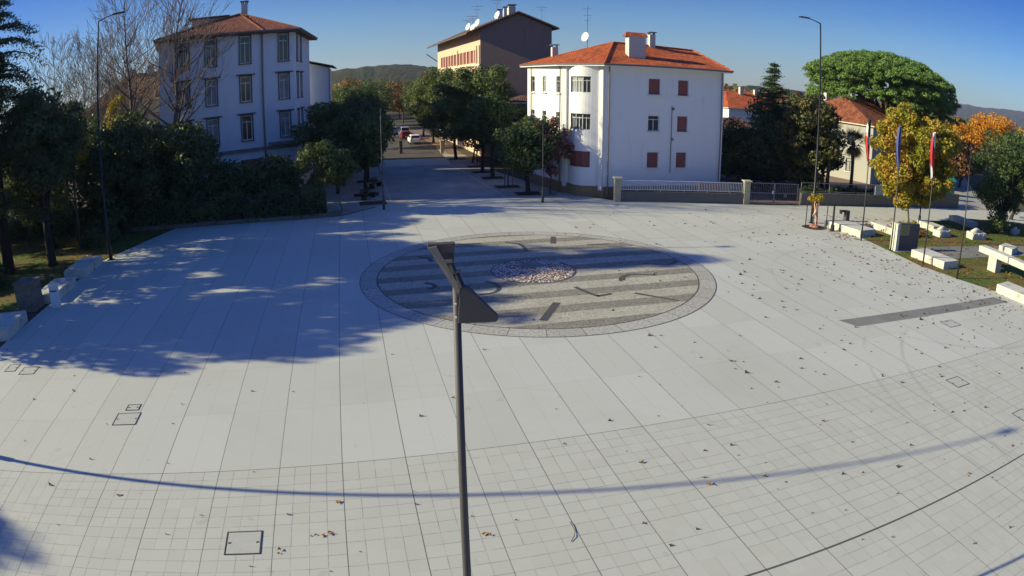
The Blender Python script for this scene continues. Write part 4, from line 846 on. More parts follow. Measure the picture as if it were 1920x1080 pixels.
# --- white building
def white_building():
    r = empty('white_building', (11, 60, 0)); tag(r, 'white three storey building with red tiled roof and rounded corner bay', 'building')
    inv = Vector((-11, -60, 0))
    class Sh(MB):
        def build(s, *a, **k): s.v = [(x - 11, y - 60, z) for x, y, z in s.v]; return MB.build(s, *a, **k)
    globals()['MB_'] = MB
    A = (7.6, 54.6); B = (18.4, 57.1); K = (4.25, 57.2); Lb = (1.45, 63.4); Rb = (16.0, 67.6); Bk = (3.4, 66.6)
    # bow: circular arc from K to A bulging outwards
    k0 = (4.75, 56.75); k1 = (7.05, 54.95)
    mid = Vector(((k0[0] + k1[0]) / 2, (k0[1] + k1[1]) / 2, 0)); ch = Vector((k1[0] - k0[0], k1[1] - k0[1], 0)); n = Vector((ch.y, -ch.x, 0)).normalized(); sag = 0.62
    arc = []
    for i in range(13):
        t = i / 12; s_ = math.sin(math.pi * t) * 0.55 + (1 - (2 * t - 1) ** 2) * 0.45; p = Vector((k0[0], k0[1], 0)).lerp(Vector((k1[0], k1[1], 0)), t) + n * sag * s_; arc.append((p.x, p.y))
    zt = 11.0
    tops = [(10.0, 8.55), (6.9, 5.45), (3.78, 2.35)]
    w = Sh(); wins = []
    # left face
    p_, n_ = None, None
    La = math.hypot(Lb[0] - K[0], Lb[1] - K[1]); opl = []
    for sx in (1.15, 3.45, La - 0.75):
        for zt_, zb_ in tops: opl.append((sx - 0.38, sx + 0.38, zb_, zt_))
    pl = facade(w, [Lb, K], 0.9, zt, opl)
    pb = facade(w, [K, k0], 0.9, zt, [])
    oarc = []; 
    Lr = wall_path(arc)[2]
    for zt_, zb_ in tops: oarc.append((Lr * 0.14, Lr * 0.80, zb_ + 0.1, zt_))
    oa2 = []
    for o in oarc: oa2 += [(o[0], o[0] + (o[1] - o[0]) / 3, o[2], o[3]), (o[0] + (o[1] - o[0]) / 3, o[0] + 2 * (o[1] - o[0]) / 3, o[2], o[3]), (o[0] + 2 * (o[1] - o[0]) / 3, o[1], o[2], o[3])]
    par = facade(w, arc, 0.9, zt, oarc, 0.001)
    facade(w, [k1, A], 0.9, zt, [])
    opf = []
    for s0, s1 in ((3.80, 4.86), (6.55, 7.55)):
        for zt_, zb_ in tops: opf.append((s0, s1, zb_ + 0.1, zt_))
    pf = facade(w, [A, B], 0.9, zt, opf)
    for q in ([B, Rb], [Rb, Bk], [Bk, Lb]): facade(w, q, 0.0, zt, [])
    wall = w.build('wall', M['whitewall'], r)
    def sub(fn):
        return lambda s: fn(s) - Vector((11, 60, 0))
    def W(po, o, **k): return window(r, (lambda s, f=po[0]: f(s) - Vector((11, 60, 0))), po[1], o, **k)
    for o in opl: W(pl, o, style='slit', fr=0.05)
    for i, o in enumerate(opf):
        grey = (i == 1)
        W(pf, o, style='casement' if grey else 'shutter', fr=0.07, label='clear window without its shutter lowered' if grey else None)
    for o in oa2: W(par, o, style='casement' if o[3] > 4 else 'shutter', fr=0.05, sill=False)
    # plinth
    p = Sh()
    for q in ([Lb, K], [K, k0], arc, [k1, A], [A, B]):
        pos, nr, L, acc = wall_path(q)
        for a, c in zip(q[:-1], q[1:]):
            d = Vector((c[0] - a[0], c[1] - a[1], 0)).normalized(); nn = Vector((d.y, -d.x, 0)) * 0.05
            p.add([(a[0] + nn.x, a[1] + nn.y, -0.05), (c[0] + nn.x, c[1] + nn.y, -0.05), (c[0] + nn.x, c[1] + nn.y, 0.9), (a[0] + nn.x, a[1] + nn.y, 0.9), (a[0], a[1], 0.9), (c[0], c[1], 0.9)], [(0, 1, 2, 3), (3, 2, 5, 4)])
    p.build('plinth', M['brownplinth'], r)
    # pilasters and cornice
    p = Sh()
    for c, rz in ((( K[0] + k0[0]) / 2, (K[1] + k0[1]) / 2), 0.7), (((k1[0] + A[0]) / 2, (k1[1] + A[1]) / 2), 0.7):
        p.box((c[0], c[1] - 0.05, 5.75), (0.34, 0.34, 10.3), -0.72)
    p.build('pilaster', M['whitetrim'], r)
    # roof
    E = [(0.75, 64.2, 0), (3.75, 56.75, 0), (7.35, 53.85, 0), (19.0, 56.45, 0), (16.35, 68.2, 0), (2.8, 67.6, 0)]
    ze = 11.05; Lp = Vector((8.9, 59.4, 13.15)); Rp = Vector((16.9, 62.2, 12.95))
    e = [Vector((x, y, ze)) for x, y, _ in E]
    f = Sh(); faces = [(e[0], e[1], Lp), (e[1], e[2], Lp), (e[2], e[3], Rp, Lp), (e[3], e[4], Rp), (e[4], e[5], Lp, Rp), (e[5], e[0], Lp)]
    for fc in faces: f.add(fc, [tuple(range(len(fc)))])
    f.build('roof', M['redtile'], r)
    f = Sh()
    for a, c in ((e[2], Lp), (e[3], Rp), (Lp, Rp), (e[4], Rp), (e[0], Lp)):
        f.tube([a, c], 0.10, 6)
    f.build('ridge_tiles', M['redtile'], r)
    f = Sh(); f.prism([(x, y) for x, y, _ in E], 10.88, 11.03); f.build('cornice', M['whitetrim'], r)
    f = Sh()
    for a, c in zip(e[:4], e[1:4]): f.tube([a + Vector((0, 0, -0.02)), c + Vector((0, 0, -0.02))], 0.085, 6)
    f.build('gutter', M['gutter'], r)
    for (x, y) in ((7.85, 54.56), (18.15, 56.95), (1.75, 62.5), (4.05, 57.4)):
        f = Sh(); f.tube([(x - 0.0, y - 0.12, 10.9), (x, y - 0.12, 0.1)], 0.055, 6); f.build('downpipe', M['pipe'], r)
    dfx, dfy = (B[0] - A[0]) / 11.086, (B[1] - A[1]) / 11.086
    f = Sh(); xx, yy = A[0] + dfx * 6.0, A[1] + dfy * 6.0; f.tube([(xx, yy - 0.08, 7.7), (xx, yy - 0.08, 2.0)], 0.03, 6); f.box((xx + 0.12, yy - 0.08, 7.5), (0.16, 0.12, 0.2), 0.2); f.box((xx + 0.1, yy - 0.08, 4.9), (0.16, 0.12, 0.2), 0.2); f.build('gas_pipe', M['pipe'], r)
    # chimneys
    f = Sh(); f.box((10.45, 57.15, 12.45), (1.55, 0.8, 2.3), 0.23); c1 = f.build('chimney', M['chimneystone'], r)
    f = Sh(); f.add([(9.5, 56.5, 13.6), (11.55, 56.95, 13.6), (11.35, 57.85, 13.6), (9.3, 57.4, 13.6), (9.6, 57.0, 13.98), (11.3, 57.4, 13.98)], [(0, 1, 5, 4), (2, 3, 4, 5), (1, 2, 5), (3, 0, 4), (3, 2, 1, 0)]); f.build('tiled_cap', M['redtile'], c1)
    for cx, cy, z0, z1 in ((12.55, 60.6, 12.6, 14.1), (3.9, 62.6, 11.4, 12.75)):
        f = Sh(); f.box((cx, cy, (z0 + z1) / 2), (0.55, 0.55, z1 - z0), 0.2); c1 = f.build('chimney', M['chimneystone'], r)
        f = Sh(); f.box((cx, cy, z1 + 0.22), (0.75, 0.75, 0.07), 0.2); [f.box((cx + sx * 0.22, cy + sy * 0.22, z1 + 0.09), (0.1, 0.1, 0.19), 0.0) for sx in (-1, 1) for sy in (-1, 1)]; f.build('cap', M['gutter'], c1)
    # aerial with dish
    f = Sh(); ax, ay = 6.75, 61.0; f.tube([(ax, ay, 12.2), (ax, ay, 16.6)], 0.035, 6)
    for z, L in ((16.3, 0.9), (15.7, 0.7), (15.2, 0.4)): f.bar((ax - L / 2, ay, z), (ax + L / 2, ay, z), 0.03)
    an = f.build('aerial', M['antenna'], r)
    f = Sh(); dr_ = Vector((-0.75, -0.6, 0.25)).normalized(); c0 = Vector((ax, ay, 13.6)) + dr_ * 0.3
    x = dr_.cross(Vector((0, 0, 1))).normalized(); y = x.cross(dr_); vs = [c0 - dr_ * 0.1]; 
    for rr_, dd in ((0.25, -0.06), (0.45, 0.04)):
        for k in range(16): a = 2 * math.pi * k / 16; vs.append(c0 + (x * math.cos(a) + y * math.sin(a)) * rr_ + dr_ * dd)
    f.add(vs, [(0, 1 + k, 1 + (k + 1) % 16) for k in range(16)] + [(1 + k, 17 + k, 17 + (k + 1) % 16, 1 + (k + 1) % 16) for k in range(16)]); f.build('satellite_dish', M['dish'], an)
white_building()

def shifted(o, sx, sy):
    class Sh(MB):
        def build(s, *a, **k): s.v = [(x - sx, y - sy, z) for x, y, z in s.v]; return MB.build(s, *a, **k)
    return Sh
# --- pale blue building on the left
def blue_building():
    r = empty('apartment_building', (-25, 62, 0)); tag(r, 'four storey pale blue grey building with brown windows on the left', 'building'); Sh = shifted(r, -25, 62); off = Vector((-25, 62, 0))
    P0, P1, P2, P3 = (-30.3, 52.4), (-22.2, 58.1), (-19.7, 59.6), (-22.0, 71.8); Q = (-35.2, 66.3); P0b = (-34.6, 61.4)
    zt = 15.0; rows = [(12.25, 14.78), (8.75, 11.05), (5.25, 7.5)]
    w = Sh()
    L1 = math.hypot(P1[0] - P0[0], P1[1] - P0[1])
    def s_at(az, a, b):     # where the line of sight at azimuth az crosses a-b
        t_ = math.tan(R(az)); dx, dy = b[0] - a[0], b[1] - a[1]; t = (t_ * a[1] - a[0]) / (dx - t_ * dy); return t * math.hypot(dx, dy)
    op = []
    for az in (-27.85, -25.45, -22.5):
        s_ = s_at(az, P0, P1)
        for z0, z1 in rows: op.append((s_ - 0.5, s_ + 0.5, z0, z1))
    ground = [(s_at(-25.2, P0, P1) - 0.8, s_at(-25.2, P0, P1) + 0.8, 1.2, 3.3), (s_at(-22.3, P0, P1) - 0.9, s_at(-22.3, P0, P1) + 0.9, 0.6, 3.4)]
    pa = facade(w, [P0, P1], 0, zt, op + ground)
    s2 = s_at(-19.22, P1, P2); op2 = [(s2 - 0.45, s2 + 0.45, z0, z1) for z0, z1 in rows]; pb = facade(w, [P1, P2], 0, zt, op2)
    op3 = [(s_ - 0.5, s_ + 0.5, z0, z1) for s_ in (1.8, 4.6) for z0, z1 in rows]; pc = facade(w, [P2, P3], 0, zt, op3)
    facade(w, [P3, Q], 0, zt, []); facade(w, [Q, P0b], 0, zt, []); facade(w, [P0b, P0], 0, zt, [])
    w.build('wall', M['bluewall'], r)
    def W(po, o, **k): return window(r, (lambda s, f=po[0]: f(s) - off), po[1], o, **k)
    for i, o in enumerate(op): W(pa, o, surround='brownframe', hood=(i % 3 != 0), fr=0.08)
    for i, o in enumerate(op2): W(pb, o, surround='brownframe', hood=(i % 3 != 0), fr=0.07)
    for i, o in enumerate(op3): W(pc, o, surround='brownframe', hood=(i % 3 != 0), fr=0.08)
    for o in ground: W(pa, o, surround='brownframe', style='shutter', fr=0.08)
    f = Sh()
    for a, c in ((P0, P1), (P1, P2), (P2, P3)):
        d = Vector((c[0] - a[0], c[1] - a[1], 0)).normalized(); n = Vector((d.y, -d.x, 0)) * 0.08; f.bar((a[0] + n.x, a[1] + n.y, 4.35), (c[0] + n.x, c[1] + n.y, 4.35), 0.2, 0.3)
    f.build('string_course', M['greyframe'], r)
    f = Sh(); f.bar((-21.9, 58.0, 4.75), (-19.6, 59.3, 4.75), 1.0, 0.16); f.build('balcony_slab', M['greyframe'], r)
    E = [(-30.3, 51.5), (-21.9, 57.4), (-18.9, 59.2), (-21.3, 72.6), (-35.6, 67.2), (-35.3, 60.6)]; ze = 15.1; pk = Vector((-26.4, 62.4, 17.6)); e = [Vector((x, y, ze)) for x, y in E]; pk2 = Vector((-28.2, 63.4, 17.55))
    f = Sh()
    for fc in ((e[0], e[1], pk), (e[1], e[2], pk), (e[2], e[3], pk), (e[3], e[4], pk2, pk), (e[4], e[5], pk2), (e[5], e[0], pk, pk2)): f.add(fc, [tuple(range(len(fc)))])
    f.build('roof', M['oldtile'], r)
    f = Sh()
    for a, c in ((e[1], pk), (e[2], pk), (e[0], pk), (pk, pk2), (e[3], pk)): f.tube([a, c], 0.11, 6)
    f.build('ridge_tiles', M['oldtile'], r)
    f = Sh(); f.prism(E, 14.88, 15.07); f.build('eaves', M['eave'], r)
    f = Sh()
    for a, c in zip(e[:4], e[1:4]): f.tube([a, c], 0.09, 6)
    f.build('gutter', M['gutter'], r)
    f = Sh(); f.tube([(-22.25, 57.9, 14.9), (-22.25, 57.9, 0.2)], 0.08, 8); f.build('downpipe', M['pipe'], r)
    f = Sh(); f.box((-29.3, 61.2, 16.9), (3.6, 1.4, 1.0), 0.45); d_ = f.build('dormer', M['chimneystone'], r)
    f = Sh(); f.box((-29.3, 61.1, 17.47), (4.2, 2.0, 0.12), 0.45); f.build('dormer_roof', M['eave'], d_)
    f = Sh(); f.box((-26.0, 62.6, 17.8), (0.6, 0.6, 1.6), 0.3); c1 = f.build('chimney', M['chimneystone'], r)
    f = Sh(); f.box((-26.0, 62.6, 18.85), (0.85, 0.85, 0.08), 0.3); [f.box((-26.0 + sx * 0.22, 62.6 + sy * 0.22, 18.7), (0.1, 0.1, 0.22)) for sx in (-1, 1) for sy in (-1, 1)]; f.build('cap', M['gutter'], c1)
    f = Sh(); f.tube([(-30.2, 61.6, 17.4), (-30.2, 61.6, 19.3)], 0.03, 6); f.bar((-30.8, 61.6, 19.1), (-29.5, 61.6, 19.1), 0.03); f.bar((-30.5, 61.6, 18.8), (-29.9, 61.6, 18.8), 0.03); f.build('aerial', M['antenna'], r)
    # rear wing
    f = Sh(); f.prism([(-24.4, 72.2), (-20.35, 73.8), (-22.8, 84), (-27, 82)], 0, [12.9, 11.75, 11.75, 12.9]); wg = f.build('rear_wing', M['bluewall'], r)
    f = Sh(); pts = [(-24.6, 71.6, 13.1), (-19.7, 73.5, 11.78), (-22.2, 84.4, 11.78), (-27.2, 82.4, 13.1)]; f.extrude_poly(pts, (0, 0, 0.14)); f.build('wing_roof', M['browntile'], wg)
    f = Sh(); f.tube([(-20.25, 73.65, 11.7), (-20.25, 73.65, 0.2)], 0.06, 6); f.build('wing_downpipe', M['pipe'], wg)
blue_building()

# --- tall gabled building
def gabled_building():
    r = empty('gabled_building', (0, 90, 0)); tag(r, 'tall building with windowless dark brown gable and peach side facade', 'building'); Sh = shifted(r, 0, 90); off = Vector((0, 90, 0))
    G0, G1 = (-3.95, 85.0), (4.95, 85.0); dv = Vector((-0.262, 0.965, 0)); Ln = 34.0
    F0 = (G0[0] + dv.x * Ln, G0[1] + dv.y * Ln); F1 = (G1[0] + dv.x * Ln, G1[1] + dv.y * Ln)
    sl = 0.42; apx = (G0[0] + G1[0]) / 2 + 0.2; zA = 18.2
    def zr(x): return zA - abs(x - apx) * sl
    f = Sh(); f.add([(G0[0], 85, 0), (G1[0], 85, 0), (G1[0], 85, zr(G1[0])), (apx, 85, zA), (G0[0], 85, zr(G0[0]))], [(0, 1, 2, 3, 4)])
    f.add([(F0[0], F0[1], 0), (F1[0], F1[1], 0), (F1[0], F1[1], zr(G1[0])), (apx + dv.x * Ln, 85 + dv.y * Ln, zA), (F0[0], F0[1], zr(G0[0]))], [(4, 3, 2, 1, 0)])
    f.add([(G1[0], G1[1], 0), (F1[0], F1[1], 0), (F1[0], F1[1], zr(G1[0])), (G1[0], G1[1], zr(G1[0]))], [(0, 1, 2, 3)])
    f.build('gable_wall', M['gable'], r)
    w = Sh(); op = []
    for k in range(12):
        s_ = Ln - 2.6 - k * 2.45; op.append((s_ - 1.0, s_ + 1.0, 12.0, 13.7))
    for k in range(9):
        s_ = Ln - 4 - k * 3.5
        for z0 in (1.3, 4.9, 8.4): op.append((s_ - 0.55, s_ + 0.55, z0, z0 + 1.7))
    pa = facade(w, [F0, G0], 0, zr(G0[0]), op, 0.22); w.build('side_wall', M['peach'], r)
    for o in op: window(r, (lambda s, f_=pa[0]: f_(s) - off), pa[1], o, style='shutter' if o[3] > 13 else 'casement', fr=0.09, depth=0.18, sill=o[3] < 13, fm='orangeshutter' if (o[3] > 13 and o[0] > Ln - 16) else 'brownframe')
    f = Sh()
    for z in (11.7, 3.8):
        nn = Vector((-0.965, -0.262, 0)) * 0.07; f.bar((F0[0] + nn.x, F0[1] + nn.y, z), (G0[0] + nn.x, G0[1] + nn.y, z), 0.16, 0.22)
    f.build('cream_band', M['cream'], r)
    for s_ in (0.25, 1.9, 15):
        f = Sh(); p = Vector((*G0, 0)) + dv * s_ + Vector((-0.965, -0.262, 0)) * 0.1; f.tube([(p.x, p.y, 14.2), (p.x, p.y, 0.2)], 0.12, 8); f.build('downpipe', M['cream'], r)
    # roof slabs
    for sg, nm in ((-1, 'roof'), (1, 'roof')):
        ov = 1.75 if sg < 0 else 0.75; xe = (G0[0] - ov) if sg < 0 else (G1[0] + ov); st = Vector((0, 0, 0)) - dv * 0.5
        a = Vector((apx, 85, zA + 0.12)) + st; b_ = Vector((xe, 85, zA + 0.12 - abs(xe - apx) * sl)) + st; c = b_ + dv * (Ln + 1); d = a + dv * (Ln + 1)
        pts = [a, b_, c, d] if sg < 0 else [a, d, c, b_]
        f = Sh(); f.extrude_poly(pts, (0, 0, 0.2)); o = f.build(nm, M['browntile'], r)
        f = Sh(); f.tube([b_ + Vector((0, 0, 0.05)), c + Vector((0, 0, 0.05))], 0.1, 6)
        g = f.build('gutter', M['gutter'], o)
    f = Sh(); q = Vector((G0[0] - 1.75, 84.5, 14.6)); e0 = q + dv * (Ln + 1); f.tube([e0, e0 + Vector((1.9, 0.4, -1.4))], 0.08, 6); f.build('bracket_pipe', M['gutter'], r)
    for k, (s_, x, z, ww) in enumerate(((3.0, 0.0, 18.7, 0.9), (8.0, -0.3, 18.6, 0.6), (1.0, -1.3, 18.2, 0.4))):
        c0 = Vector((apx + x, 85, 0)) + dv * s_; f = Sh(); f.box((c0.x, c0.y, z), (ww, ww, 1.5), 0.26); c1 = f.build('chimney', M['chimneystone'], r)
        f = Sh(); f.box((c0.x, c0.y, z + 0.95), (ww + 0.3, ww + 0.3, 0.1), 0.26); [f.box((c0.x + sx * ww * 0.33, c0.y + sy * ww * 0.33, z + 0.82), (0.12, 0.12, 0.16)) for sx in (-1, 1) for sy in (-1, 1)]; f.build('cap', M['gutter'], c1)
    for k, (s_, x, z) in enumerate(((1.5, -2.2, 17.6), (4.0, -4.2, 16.8), (9.0, -4.4, 16.7), (2.0, -5.2, 16.0), (2.0, 3.6, 17.0))):
        c0 = Vector((apx + x, 85, 0)) + dv * s_; f = Sh(); hh = (2.6, 3.0, 1.6, 2.2, 2.4)[k]; f.tube([(c0.x, c0.y, z - 0.4), (c0.x, c0.y, z + hh)], 0.035, 5)
        for q, L in ((0.95, 1.5), (0.8, 0.8)): f.bar((c0.x - L / 2, c0.y, z + hh * q), (c0.x + L / 2, c0.y + 0.2, z + hh * q), 0.04)
        an = f.build('aerial', M['antenna'], r)
        if k < 4:
            f = Sh(); D_ = Vector((-0.8, -0.5, 0.3)).normalized(); cc = Vector((c0.x, c0.y, z + 0.6)); X = D_.cross(Vector((0, 0, 1))).normalized(); Y = X.cross(D_)
            f.add([cc - D_ * 0.12] + [cc + (X * math.cos(2 * math.pi * j / 14) + Y * math.sin(2 * math.pi * j / 14)) * 0.55 for j in range(14)], [(0, 1 + j, 1 + (j + 1) % 14) for j in range(14)]); f.build('satellite_dish', M['dish'], an)
gabled_building()

def small_house(name, label, poly, h, rise, wallm, roofm, loc, wins=(), chim=(), ov=0.4, ridge=None):
    r = empty(name, (loc[0], loc[1], 0)); tag(r, label, 'house'); cx, cy = loc
    q = [(x - cx, y - cy) for x, y in poly]
    w = MB(); ops = {}
    for i in range(4):
        a, c = q[i], q[(i + 1) % 4]; o = [x[1:] for x in wins if x[0] == i]
        ops[i] = (facade(w, [a, c], 0, h, o), o)
    w.build('wall', M[wallm], r)
    for i, (po, o) in ops.items():
        for oo in o: window(r, po[0], po[1], oo, fr=0.07, fm='brownframe')
    mx, my = sum(p[0] for p in q) / 4, sum(p[1] for p in q) / 4
    e = [Vector((mx + (x - mx) * (1 + ov / max(1, math.hypot(x - mx, y - my))), my + (y - my) * (1 + ov / max(1, math.hypot(x - mx, y - my))), h)) for x, y in q]
    # ridge parallel to the longer side
    la = (e[1] - e[0]).length; lb = (e[2] - e[1]).length
    if la >= lb: m0, m1 = (e[3] + e[0]) / 2, (e[1] + e[2]) / 2
    else: m0, m1 = (e[0] + e[1]) / 2, (e[2] + e[3]) / 2
    t = 0.28; r0 = m0.lerp(m1, t) + Vector((0, 0, rise)); r1 = m1.lerp(m0, t) + Vector((0, 0, rise)); f = MB()
    if la >= lb: F = [(e[0], e[1], r1, r0), (e[1], e[2], r1), (e[2], e[3], r0, r1), (e[3], e[0], r0)]
    else: F = [(e[0], e[1], r0), (e[1], e[2], r1, r0), (e[2], e[3], r1), (e[3], e[0], r0, r1)]
    for fc in F: f.add(fc, [tuple(range(len(fc)))])
    f.add(e, [(3, 2, 1, 0)])
    ro = f.build('roof', M[roofm], r)
    f = MB()
    for k in range(4): f.bar(e[k] + Vector((0, 0, -0.06)), e[(k + 1) % 4] + Vector((0, 0, -0.06)), 0.12, 0.12)
    f.build('fascia', M['cream'], r)
    for (x, y, z) in chim:
        f = MB(); f.box((x - cx, y - cy, z), (0.6, 0.6, 1.6), 0.2); c1 = f.build('chimney', M['chimneystone'], ro)
    return r
small_house('small_house', 'small grey annex with one window between the tall gable and the white building', [(-0.6, 74), (4.4, 74.5), (3.4, 82), (-1.6, 81.5)], 7.2, 0.7, 'fencewall', 'browntile', (1.4, 78), [(0, 0.9, 1.9, 4.9, 6.3), (0, 0.9, 1.9, 1.4, 2.8)])
small_house('red_roofed_house', 'cream house with rusty tiled roof behind the palms', [(35.0, 80.5), (41.8, 69.8), (53, 77), (46.5, 87.5)], 6.9, 3.2, 'creamgrey', 'oldtile', (44, 78.5), [(0, 2.0, 3.0, 4.2, 5.7), (0, 5.5, 6.5, 4.2, 5.7), (0, 9, 10, 4.2, 5.7), (0, 9, 10, 1.0, 2.6)], [(42.5, 77.0, 9.8), (40, 79.5, 9.4)])
small_house('red_roofed_house', 'distant white house with red roof just right of the white building', [(33.5, 101), (45, 104), (42, 115), (30, 112)], 6.6, 2.6, 'whitewall', 'redtile', (38, 108), [(0, 2, 3.2, 3.2, 4.7), (0, 6, 7.2, 3.2, 4.7)], [(37.5, 107, 9.2), (40.5, 108, 8.9)])
small_house('garden_shed', 'low shed with mossy brown roof behind the white building', [(24.5, 76), (29.5, 77), (28.5, 82), (23.5, 81)], 5.0, 1.0, 'cream', 'browntile', (26.5, 79))
small_house('red_roofed_house', 'grey house with dark red roof behind the leafless trees', [(-46.0, 62.5), (-34.5, 66), (-37, 76), (-48.5, 72.5)], 10.2, 3.2, 'greywall', 'browntile', (-41.5, 69.3), [(0, 1.5, 2.5, 7, 8.6), (0, 4.5, 5.5, 7, 8.6), (0, 8, 9, 7, 8.6)], [(-43.5, 68.4, 13.2), (-41, 69, 13.4), (-38.5, 69.8, 13.2)])
small_house('red_roofed_house', 'distant house with pale red roof beyond the street trees', [(-27, 188), (-17, 188), (-17, 198), (-27, 198)], 9.2, 3.0, 'cream', 'redtile', (-22, 193), [(0, 2, 3.5, 5, 7), (0, 6, 7.5, 5, 7)], [(-22, 192, 12.2)])

# ------------------------------------------------------------------ fences and walls on the right
def fence_white():
    r = empty('fence', (8.45, 52.9, 0)); tag(r, 'stone fence with white vertical bar railing in front of the white building', 'fence')
    dx, dy = 19.55 - 8.45, 53.15 - 52.9; L = math.hypot(dx, dy); rz = math.atan2(dy, dx); r.rotation_euler = (0, 0, rz)
    b = MB(); b.box((L / 2, 0, 0.38), (L - 0.5, 0.30, 0.80)); b.box((L / 2, 0, 0.81), (L - 0.5, 0.36, 0.06)); b.build('base_wall', M['fencewall'], r, bevel=0.01)
    for x in (0, L): b = MB(); b.box((x, 0, 0.93), (0.52, 0.5, 1.9)); pr = b.build('pier', M['rubble'], r, bevel=0.015); b = MB(); b.box((x, 0, 1.93), (0.72, 0.7, 0.11)); b.build('pier_cap', M['cream'], pr, bevel=0.02)
    b = MB(); b.bar((0.26, 0, 1.72), (L - 0.26, 0, 1.72), 0.05, 0.05); b.bar((0.26, 0, 0.98), (L - 0.26, 0, 0.98), 0.05, 0.05); b.build('rail', M['railing'], r)
    b = MB(); n = 74
    for k in range(n): x = 0.34 + (L - 0.68) * k / (n - 1); b.bar((x, 0, 0.98), (x, 0, 1.72), 0.036, 0.036, (0, 1, 0))
    b.build('bars', M['railing'], r)
    for k in range(5): b = MB(); x = 1.6 + k * 2.0; b.bar((x, 0, 0.84), (x, 0, 0.97), 0.05, 0.05, (0, 1, 0)); b.build('foot', M['railing'], r)
fence_white()
def gate():
    a, c = Vector((19.85, 53.17, 0)), Vector((24.6, 53.5, 0)); r = empty('gate', a, math.atan2(c.y - a.y, c.x - a.x)); tag(r, 'pale metal double gate with vertical bars beside the stone pier', 'gate'); L = (c - a).length
    for k in range(2):
        b = MB(); x0, x1 = 0.05 + k * L / 2, (k + 1) * L / 2 - 0.05
        for z in (0.12, 0.95, 1.78): b.bar((x0, 0, z), (x1, 0, z), 0.05, 0.05)
        for x in (x0, x1): b.bar((x, 0, 0.1), (x, 0, 1.8), 0.06, 0.06, (0, 1, 0))
        n = 13
        for j in range(1, n): x = x0 + (x1 - x0) * j / n; b.bar((x, 0, 0.14), (x, 0, 1.76), 0.022, 0.022, (0, 1, 0))
        lf = b.build('gate_leaf', M['darkrail'], r)
        if k == 0:
            b = MB(); b.box((x1 - 0.12, -0.05, 1.0), (0.14, 0.06, 0.22)); b.build('lock', M['railing'], lf)
gate()
def wall_rail(name, label, pts, h, rail, wm='fencewall'):
    r = empty(name, (pts[0][0], pts[0][1], 0)); tag(r, label, 'wall'); ox, oy = pts[0]
    b = MB(); rr = MB(); pp = MB()
    for i, (p, q) in enumerate(zip(pts[:-1], pts[1:])):
        a = Vector((p[0] - ox, p[1] - oy, 0)); c = Vector((q[0] - ox, q[1] - oy, 0)); b.bar(a + Vector((0, 0, h / 2 + i * 0.001)), c + Vector((0, 0, h / 2 + i * 0.001)), 0.3, h)
        if rail:
            for z in rail: rr.bar(a + Vector((0, 0, z)), c + Vector((0, 0, z)), 0.05, 0.05)
            L = (c - a).length; n = max(1, int(L / 2.4))
            for k in range(n + 1): p_ = a.lerp(c, k / n); pp.bar(p_ + Vector((0, 0, h)), p_ + Vector((0, 0, rail[-1])), 0.055, 0.055, (0, 1, 0))
    b.build('base_wall', M[wm], r)
    if rail: rr.build('rail', M['darkrail'], r); pp.build('post', M['darkrail'], r)
    return r
wall_rail('fence_wall', 'dark plastered wall with grey rails right of the gate', [(24.9, 53.55), (31.0, 54.3), (38.1, 55.7)], 1.05, (1.2, 1.95))
wall_rail('boundary_wall', 'dark garden wall running behind the yellow maple', [(38.5, 55.8), (46.5, 57.2)], 1.5, None)
wall_rail('fence', 'tall dark hedge-like screen standing behind the fence and parked car', [(19.5, 66.5), (32, 68.5)], 2.4, None, 'soil')
b = MB(); b.box((0, 0, 0.9), (2.6, 0.06, 1.3)); b.box((-1.35, 0, 0.8), (0.1, 0.1, 1.6)); b.box((1.35, 0, 0.8), (0.1, 0.1, 1.6)); o = b.build('garden_screen', M['rosso']); o.location = (16.9, 53.9, 0); o.rotation_euler = (0, 0, 0.05); tag(o, 'terracotta coloured panel behind the white railing', 'screen')
def lawnpatch(c, w, l, rz, label):
    pass
sheet('garden_grass', [(30.5, 56.5), (38, 57.5), (38.5, 60.5), (31, 59.6)], 0.03, M['lawn'])
# notice board on the wall
b = MB(); b.box((0, 0, 0), (1.5, 0.06, 0.85)); o = b.build('notice_board', M['signblue']); o.location = (34.0, 54.55, 1.55); o.rotation_euler = (0, 0, 0.2); tag(o, 'pale blue grey board fixed to the wall left of the maple', 'board')

# ------------------------------------------------------------------ lamps and masts
def mast(loc, h, rz, label, arm=1.25):
    r = empty('lamp_mast', (loc[0], loc[1], 0), rz); tag(r, label, 'lamp mast', 'tall lamp masts round the plaza')
    b = MB(); b.tube([(0, 0, -0.05), (0, 0, 2.4), (0, 0, 2.45), (0, 0, h)], [0.14, 0.13, 0.085, 0.05], 12); b.build('pole', M['darkmetal2'], r, True)
    b = MB(); b.box((0, 0, 0.02), (0.42, 0.42, 0.04)); b.build('base_plate', M['darkmetal2'], r)
    b = MB(); b.tube([(0, 0, h - 0.05), (arm * 0.5, 0, h + 0.12), (arm, 0, h + 0.2)], [0.045, 0.035, 0.03], 8); a = b.build('arm', M['darkmetal2'], r)
    b = MB(); b.box((arm + 0.3, 0, h + 0.2), (0.85, 0.34, 0.10)); hd = b.build('lamp_head', M['darkmetal2'], a, bevel=0.02)
    b = MB(); b.box((arm + 0.3, 0, h + 0.143), (0.6, 0.24, 0.012)); b.build('lens', M['dish'], hd)
mast((22.5, 45.92), 15.15, R(180 + 12), 'tall black lamp mast on the right, beside the carved statue')
mast((-25.7, 35.9), 15.55, R(10), 'tall black lamp mast on the left lawn edge')
mast((-20.9, 12.35), 15.2, R(3), 'tall black lamp mast outside the left edge casting the long shadow', 0.6)
